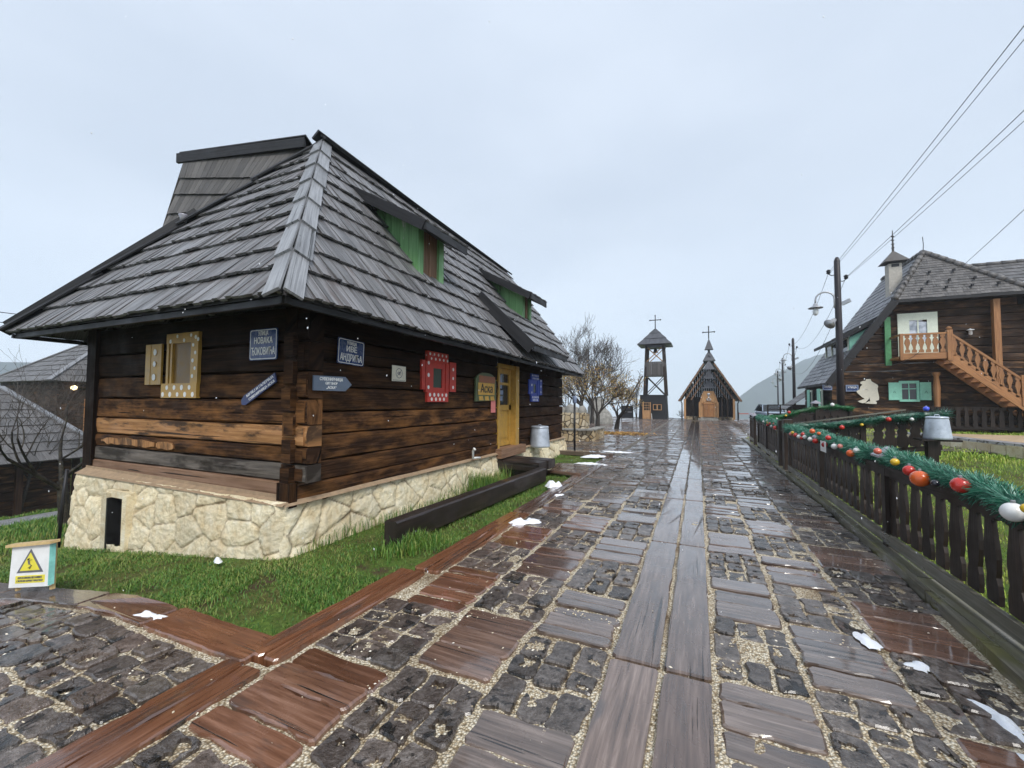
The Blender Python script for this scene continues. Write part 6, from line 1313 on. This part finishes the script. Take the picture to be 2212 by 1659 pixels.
tree('bare_tree','tall bare tree with a wide fan of twigs rising behind the young trees','-' and (-7.9,30.6,0),6.6,.24,11,.58,6,leaves=0,forks=5,up=.10,first=.27,minr=.009)
tree('bare_tree','dark bare tree with upright limbs close beside the tall bare one',(-7.2,30.9,0),6.0,.2,23,.58,6,leaves=250,leafz=(.2,.6),forks=4,up=.08,first=.28,minr=.009)
tree('young_tree','young forked tree with brown leaves at the corner of the stone basin',(-4.62,20.8,0),4.3,.15,5,.60,5,leaves=1300,leafz=(.4,.95),forks=4,up=.12,first=.25,group=G1,minr=.008)
tree('young_tree','young leaning tree with yellow brown leaves just left of the bell tower',(-4.43,25.2,0),4.2,.16,9,.62,5,leaves=1300,leafz=(.35,.9),forks=4,lean=(.1,0),up=.10,first=.22,group=G1,minr=.008)
tree('young_tree','leafy greenish young tree showing under the far eave of the log house',(-7.6,26.4,0),4.2,.12,31,.65,5,leaves=1300,leafz=(.25,.95),forks=4,up=.1,first=.28,leafsize=.055)
tree('shrub','low bare shrub growing left of the chapel',(-1.5,45.,-.2),1.9,.04,41,.7,4,forks=5,up=.1,first=.2)
tree('shrub','bare upright shrub behind the bell tower strut',(-6.0,46,-.2),5.2,.06,47,.35,5,forks=5,up=.5,first=.2)
tree('fruit_tree','crooked lichen covered fruit tree with cut limbs on the lower left lawn',(-11.4,4.05,-.88),2.7,.12,17,.75,4,forks=3,bark='lichen',lean=(-.15,-.12),up=.02,first=.36)
tree('bare_tree','thin bare tree showing its twigs over the far left roof',(-21,6.3,-2.2),4.8,.06,53,.6,5,forks=4,up=.2,first=.3)

# ---------------------------------------------------------------- parked car
def car(c,ang):
    t=thing('parked_car','pale blue grey old saloon car parked beyond the fences, facing the street','car',c); t.rotation_euler.z=ang
    def B(mb,name,mt,par=t,**k):
        o=mb.build(name,mt,None,**k); o.parent=par; return o
    sec=[(-2.05,.45,.62,.55),(-1.9,.30,.78,.70),(-1.2,.27,.86,.80),(-.4,.27,.90,.83),(.6,.27,.91,.83),(1.5,.28,.90,.80),(2.0,.34,.80,.72),(2.15,.45,.70,.6)]
    mb=MB(); K=12
    for y,z0,z1,hw in sec:
        for k in range(K): an=2*math.pi*k/K+math.pi/K; cc,ss=math.cos(an),math.sin(an); mb.v.append((hw*math.copysign(abs(cc)**.45,cc),y,(z0+z1)/2+(z1-z0)/2*math.copysign(abs(ss)**.5,ss)))
    for i in range(len(sec)-1):
        for k in range(K): mb.iface((i*K+k,i*K+(k+1)%K,(i+1)*K+(k+1)%K,(i+1)*K+k),[(0,0)]*4)
    mb.iface(list(range(K)),[(0,0)]*K); mb.iface([7*K+k for k in reversed(range(K))],[(0,0)]*K); body=B(mb,'body','steelblue',smooth=True)
    mb=MB(); P=[(-.75,.86),(-.15,1.38),(.9,1.42),(1.55,.88)]; ww=[.74,.58,.58,.72]
    vs=[[(-w,y,z),(w,y,z)] for (y,z),w in zip(P,ww)]
    mb.face([vs[1][0],vs[1][1],vs[2][1],vs[2][0]],None)
    B(mb,'roof_panel','steelblue',body); mb=MB(); mb.face([vs[0][0],vs[0][1],vs[1][1],vs[1][0]],None); B(mb,'windscreen','glass')
    mb=MB(); mb.face([vs[2][0],vs[2][1],vs[3][1],vs[3][0]],None); B(mb,'rear_window','glass')
    for s in (0,1): mb=MB(); mb.face([v[s] for v in vs],None); B(mb,'side_window','glass')
    mb=MB()
    for s in (-1,1): mb.beam((s*.74,-.75,.86),(s*.58,-.15,1.40),.07,.05); mb.beam((s*.59,.35,.9),(s*.585,.35,1.41),.06,.05,up=(0,1,0)); mb.beam((s*.72,1.55,.88),(s*.58,.9,1.42),.07,.05); mb.beam((s*.59,-.15,1.40),(s*.59,.9,1.42),.05,.05)
    mb.beam((-.58,-.15,1.40),(.58,-.15,1.40),.06,.05); B(mb,'window_pillar','steelblue')
    for s in (-1,1):
        mb=MB(); mb.lathe([(.09,0),(.10,.03),(.05,.05)],(s*.52,-2.0,.64),12,axis=(0,-1,0)); B(mb,'headlight','lampglass',smooth=True)
        for y in (-1.35,1.4):
            mb=MB(); mb.lathe([(.20,-.09),(.30,-.08),(.31,0),(.30,.08),(.20,.09)],(s*.72,y,.31),18,axis=(1,0,0)); wh=B(mb,'wheel','rubber',smooth=True); mb=MB(); mb.lathe([(.19,0),(.17,.03),(.05,.05)],(s*.80,y,.31),14,axis=(s,0,0)); B(mb,'rim','steel',wh,smooth=True)
    mb=MB(); mb.box(-.78,.78,-2.14,-2.04,.42,.53); B(mb,'bumper','steel',bevel=.03); mb=MB(); mb.box(-.36,.36,-2.06,-1.99,.56,.70); B(mb,'grille','iron')
car((5.5,40.8,0.06),math.radians(8))

# ---------------------------------------------------------------- houses on the left, shed behind the big house
def cottage(name,label,x0,x1,y0,y1,zb,ze,zr_,ridge,mt='roofpale',n=9,ov=.6,inset=1.6):
    t=thing(name,label,'house',((x0+x1)/2,(y0+y1)/2,zb)); mb=MB(); z=zb
    while z<ze-.05: 
        hlog(mb,(x1,y0),(x1,y1),z,z+.29,.2,(1,0,0),a=.3+.4*R(),seg=8); hlog(mb,(x0,y0),(x1,y0),z,z+.29,.2,(0,-1,0),a=.3,seg=6); z+=.3
    mb.box(x0,x1-.2,y0+.2,y1,zb-.3,ze); mb.build('wall','houselog',t)
    E=[V((x1+ov,y0-ov,ze)),V((x1+ov,y1+ov,ze)),V((x0-ov,y1+ov,ze)),V((x0-ov,y0-ov,ze))]; mb=MB()
    if ridge=='y': xm=(x0+x1)/2; a=V((xm,y0+inset,zr_)); b=V((xm,y1-inset,zr_)); Q=[(E[0],E[1],b,a),(E[1],E[2],b,b),(E[2],E[3],a,b),(E[3],E[0],a,a)]
    else: ym=(y0+y1)/2; a=V((x1-inset,ym,zr_)); b=V((x0+inset,ym,zr_)); Q=[(E[0],E[1],a,a),(E[1],E[2],b,a),(E[2],E[3],b,b),(E[3],E[0],a,b)]
    for q in Q: shingles(mb,*q,n,.2,lift=.04)
    mb.face([E[0],E[1],E[2],E[3]],None,.1); mb.build('roof',mt,t)
    for p,q in ((E[0],a),(E[1],a if ridge=='x' else b),(E[3],b if ridge=='x' else a)): mb=MB(); mb.beam(p+V((0,0,.06)),q+V((0,0,.06)),.22,.05); mb.build('hip_cap','ridge',t)
    return t
c1=cottage('cottage','low brown cottage with a wide grey roof and deep gable on the lower left',-28,-21.2,.2,7.6,-2.45,-.52,2.0,'y','roofgrey',9,.9,.9)
mb=MB()
for y in (4.6,6.2,7.6): mb=MB(); mb.box(-20.95,-20.8,y-.08,y+.08,-2.5,-.5,grain=2); mb.build('porch_post','houselog',c1)
mb=MB(); shingles(mb,(-21.0,3.6,.75),(-21.0,5.0,.7),(-23.6,4.9,2.3),(-23.6,3.9,2.4),6,.2,lift=.05); mb.beam((-20.98,5.05,.6),(-23.6,4.95,2.3),.1,.25); mb.build('gablet','roofpale',c1)
c2=cottage('cottage','dark brown house with a pale roof and lit lamp half hidden by the log house',-39,-31.6,10.6,19,-1.2,2.55,6.2,'x','roofgrey',11,.5,3.4)
mb=MB(); mb.box(-31.55,-31.5,11.7,12.6,-1.,1.6,grain=2); mb.build('door','orange',c2)
mb=MB(); mb.lathe([(.02,-.12),(.13,-.06),(.15,.05),(.04,.14)],(-31.4,11.2,2.2),10); mb.build('lamp','lit',c2,smooth=True)
t=thing('shed','grey roofed shed with a railed deck behind the second utility pole','shed',(7.3,34,.4)); mb=MB(); shingles(mb,(5.4,36,1.2),(5.4,33,1.2),(7.6,33,2.9),(7.6,36,2.9),7,.2,lift=.03); mb.build('roof','roofgrey',t); mb=MB(); mb.box(5.9,9,33.2,36,.3,1.5,grain=0); mb.build('wall','houselog',t)
mb=MB()
for x in (4.2,4.9,5.6,6.3): mb.box(x-.04,x+.04,32,32.08,.35,1.5,grain=2)
for z in (.9,1.2,1.48): mb.box(4.2,6.4,32.,32.06,z-.03,z+.03,grain=0)
mb.build('railing','fence',t)

# ---------------------------------------------------------------- sleet in the air
mb=MB(); rs=random.Random(5)
for i in range(420):
    d=rs.uniform(2.2,11); an=math.radians(24)+rs.uniform(-.85,.85); x,y,z=-math.sin(an)*d,math.cos(an)*d,rs.uniform(.2,4.5); s=rs.uniform(.002,.0045)
    if x<-3.3 and y>2.4: continue
    ax=V((rs.uniform(-.2,.2),rs.uniform(-.2,.2),1)).normalized()*s*rs.uniform(1.2,2.6); e1=ax.orthogonal().normalized()*s; e2=ax.cross(e1).normalized()*s; c=V((x,y,z))
    for a,b in ((e1,e2),(e2,-e1),(-e1,-e2),(-e2,e1)): mb.face([c+a,c+b,c+ax],None); mb.face([c+b,c+a,c-ax],None)
tag(mb.build('sleet','snow'),kind='stuff')

# ---------------------------------------------------------------- mist
if HAZE>0:
    mb=MB(); mb.box(-1150,1150,-350,1400,-250,175); hz_=mb.build('haze',[]); hz_['kind']='stuff'; hz_.display_type='WIRE'
    m=bpy.data.materials.new('mist'); m.use_nodes=True; n_=m.node_tree; n_.nodes.clear(); o=nd(n_,'ShaderNodeOutputMaterial'); v=nd(n_,'ShaderNodeVolumePrincipled'); v.inputs['Color'].default_value=(.84,.91,1,1); v.inputs['Density'].default_value=HAZE; v.inputs['Anisotropy'].default_value=.2
    n_.links.new(v.outputs[0],o.inputs['Volume']); hz_.data.materials.append(m)
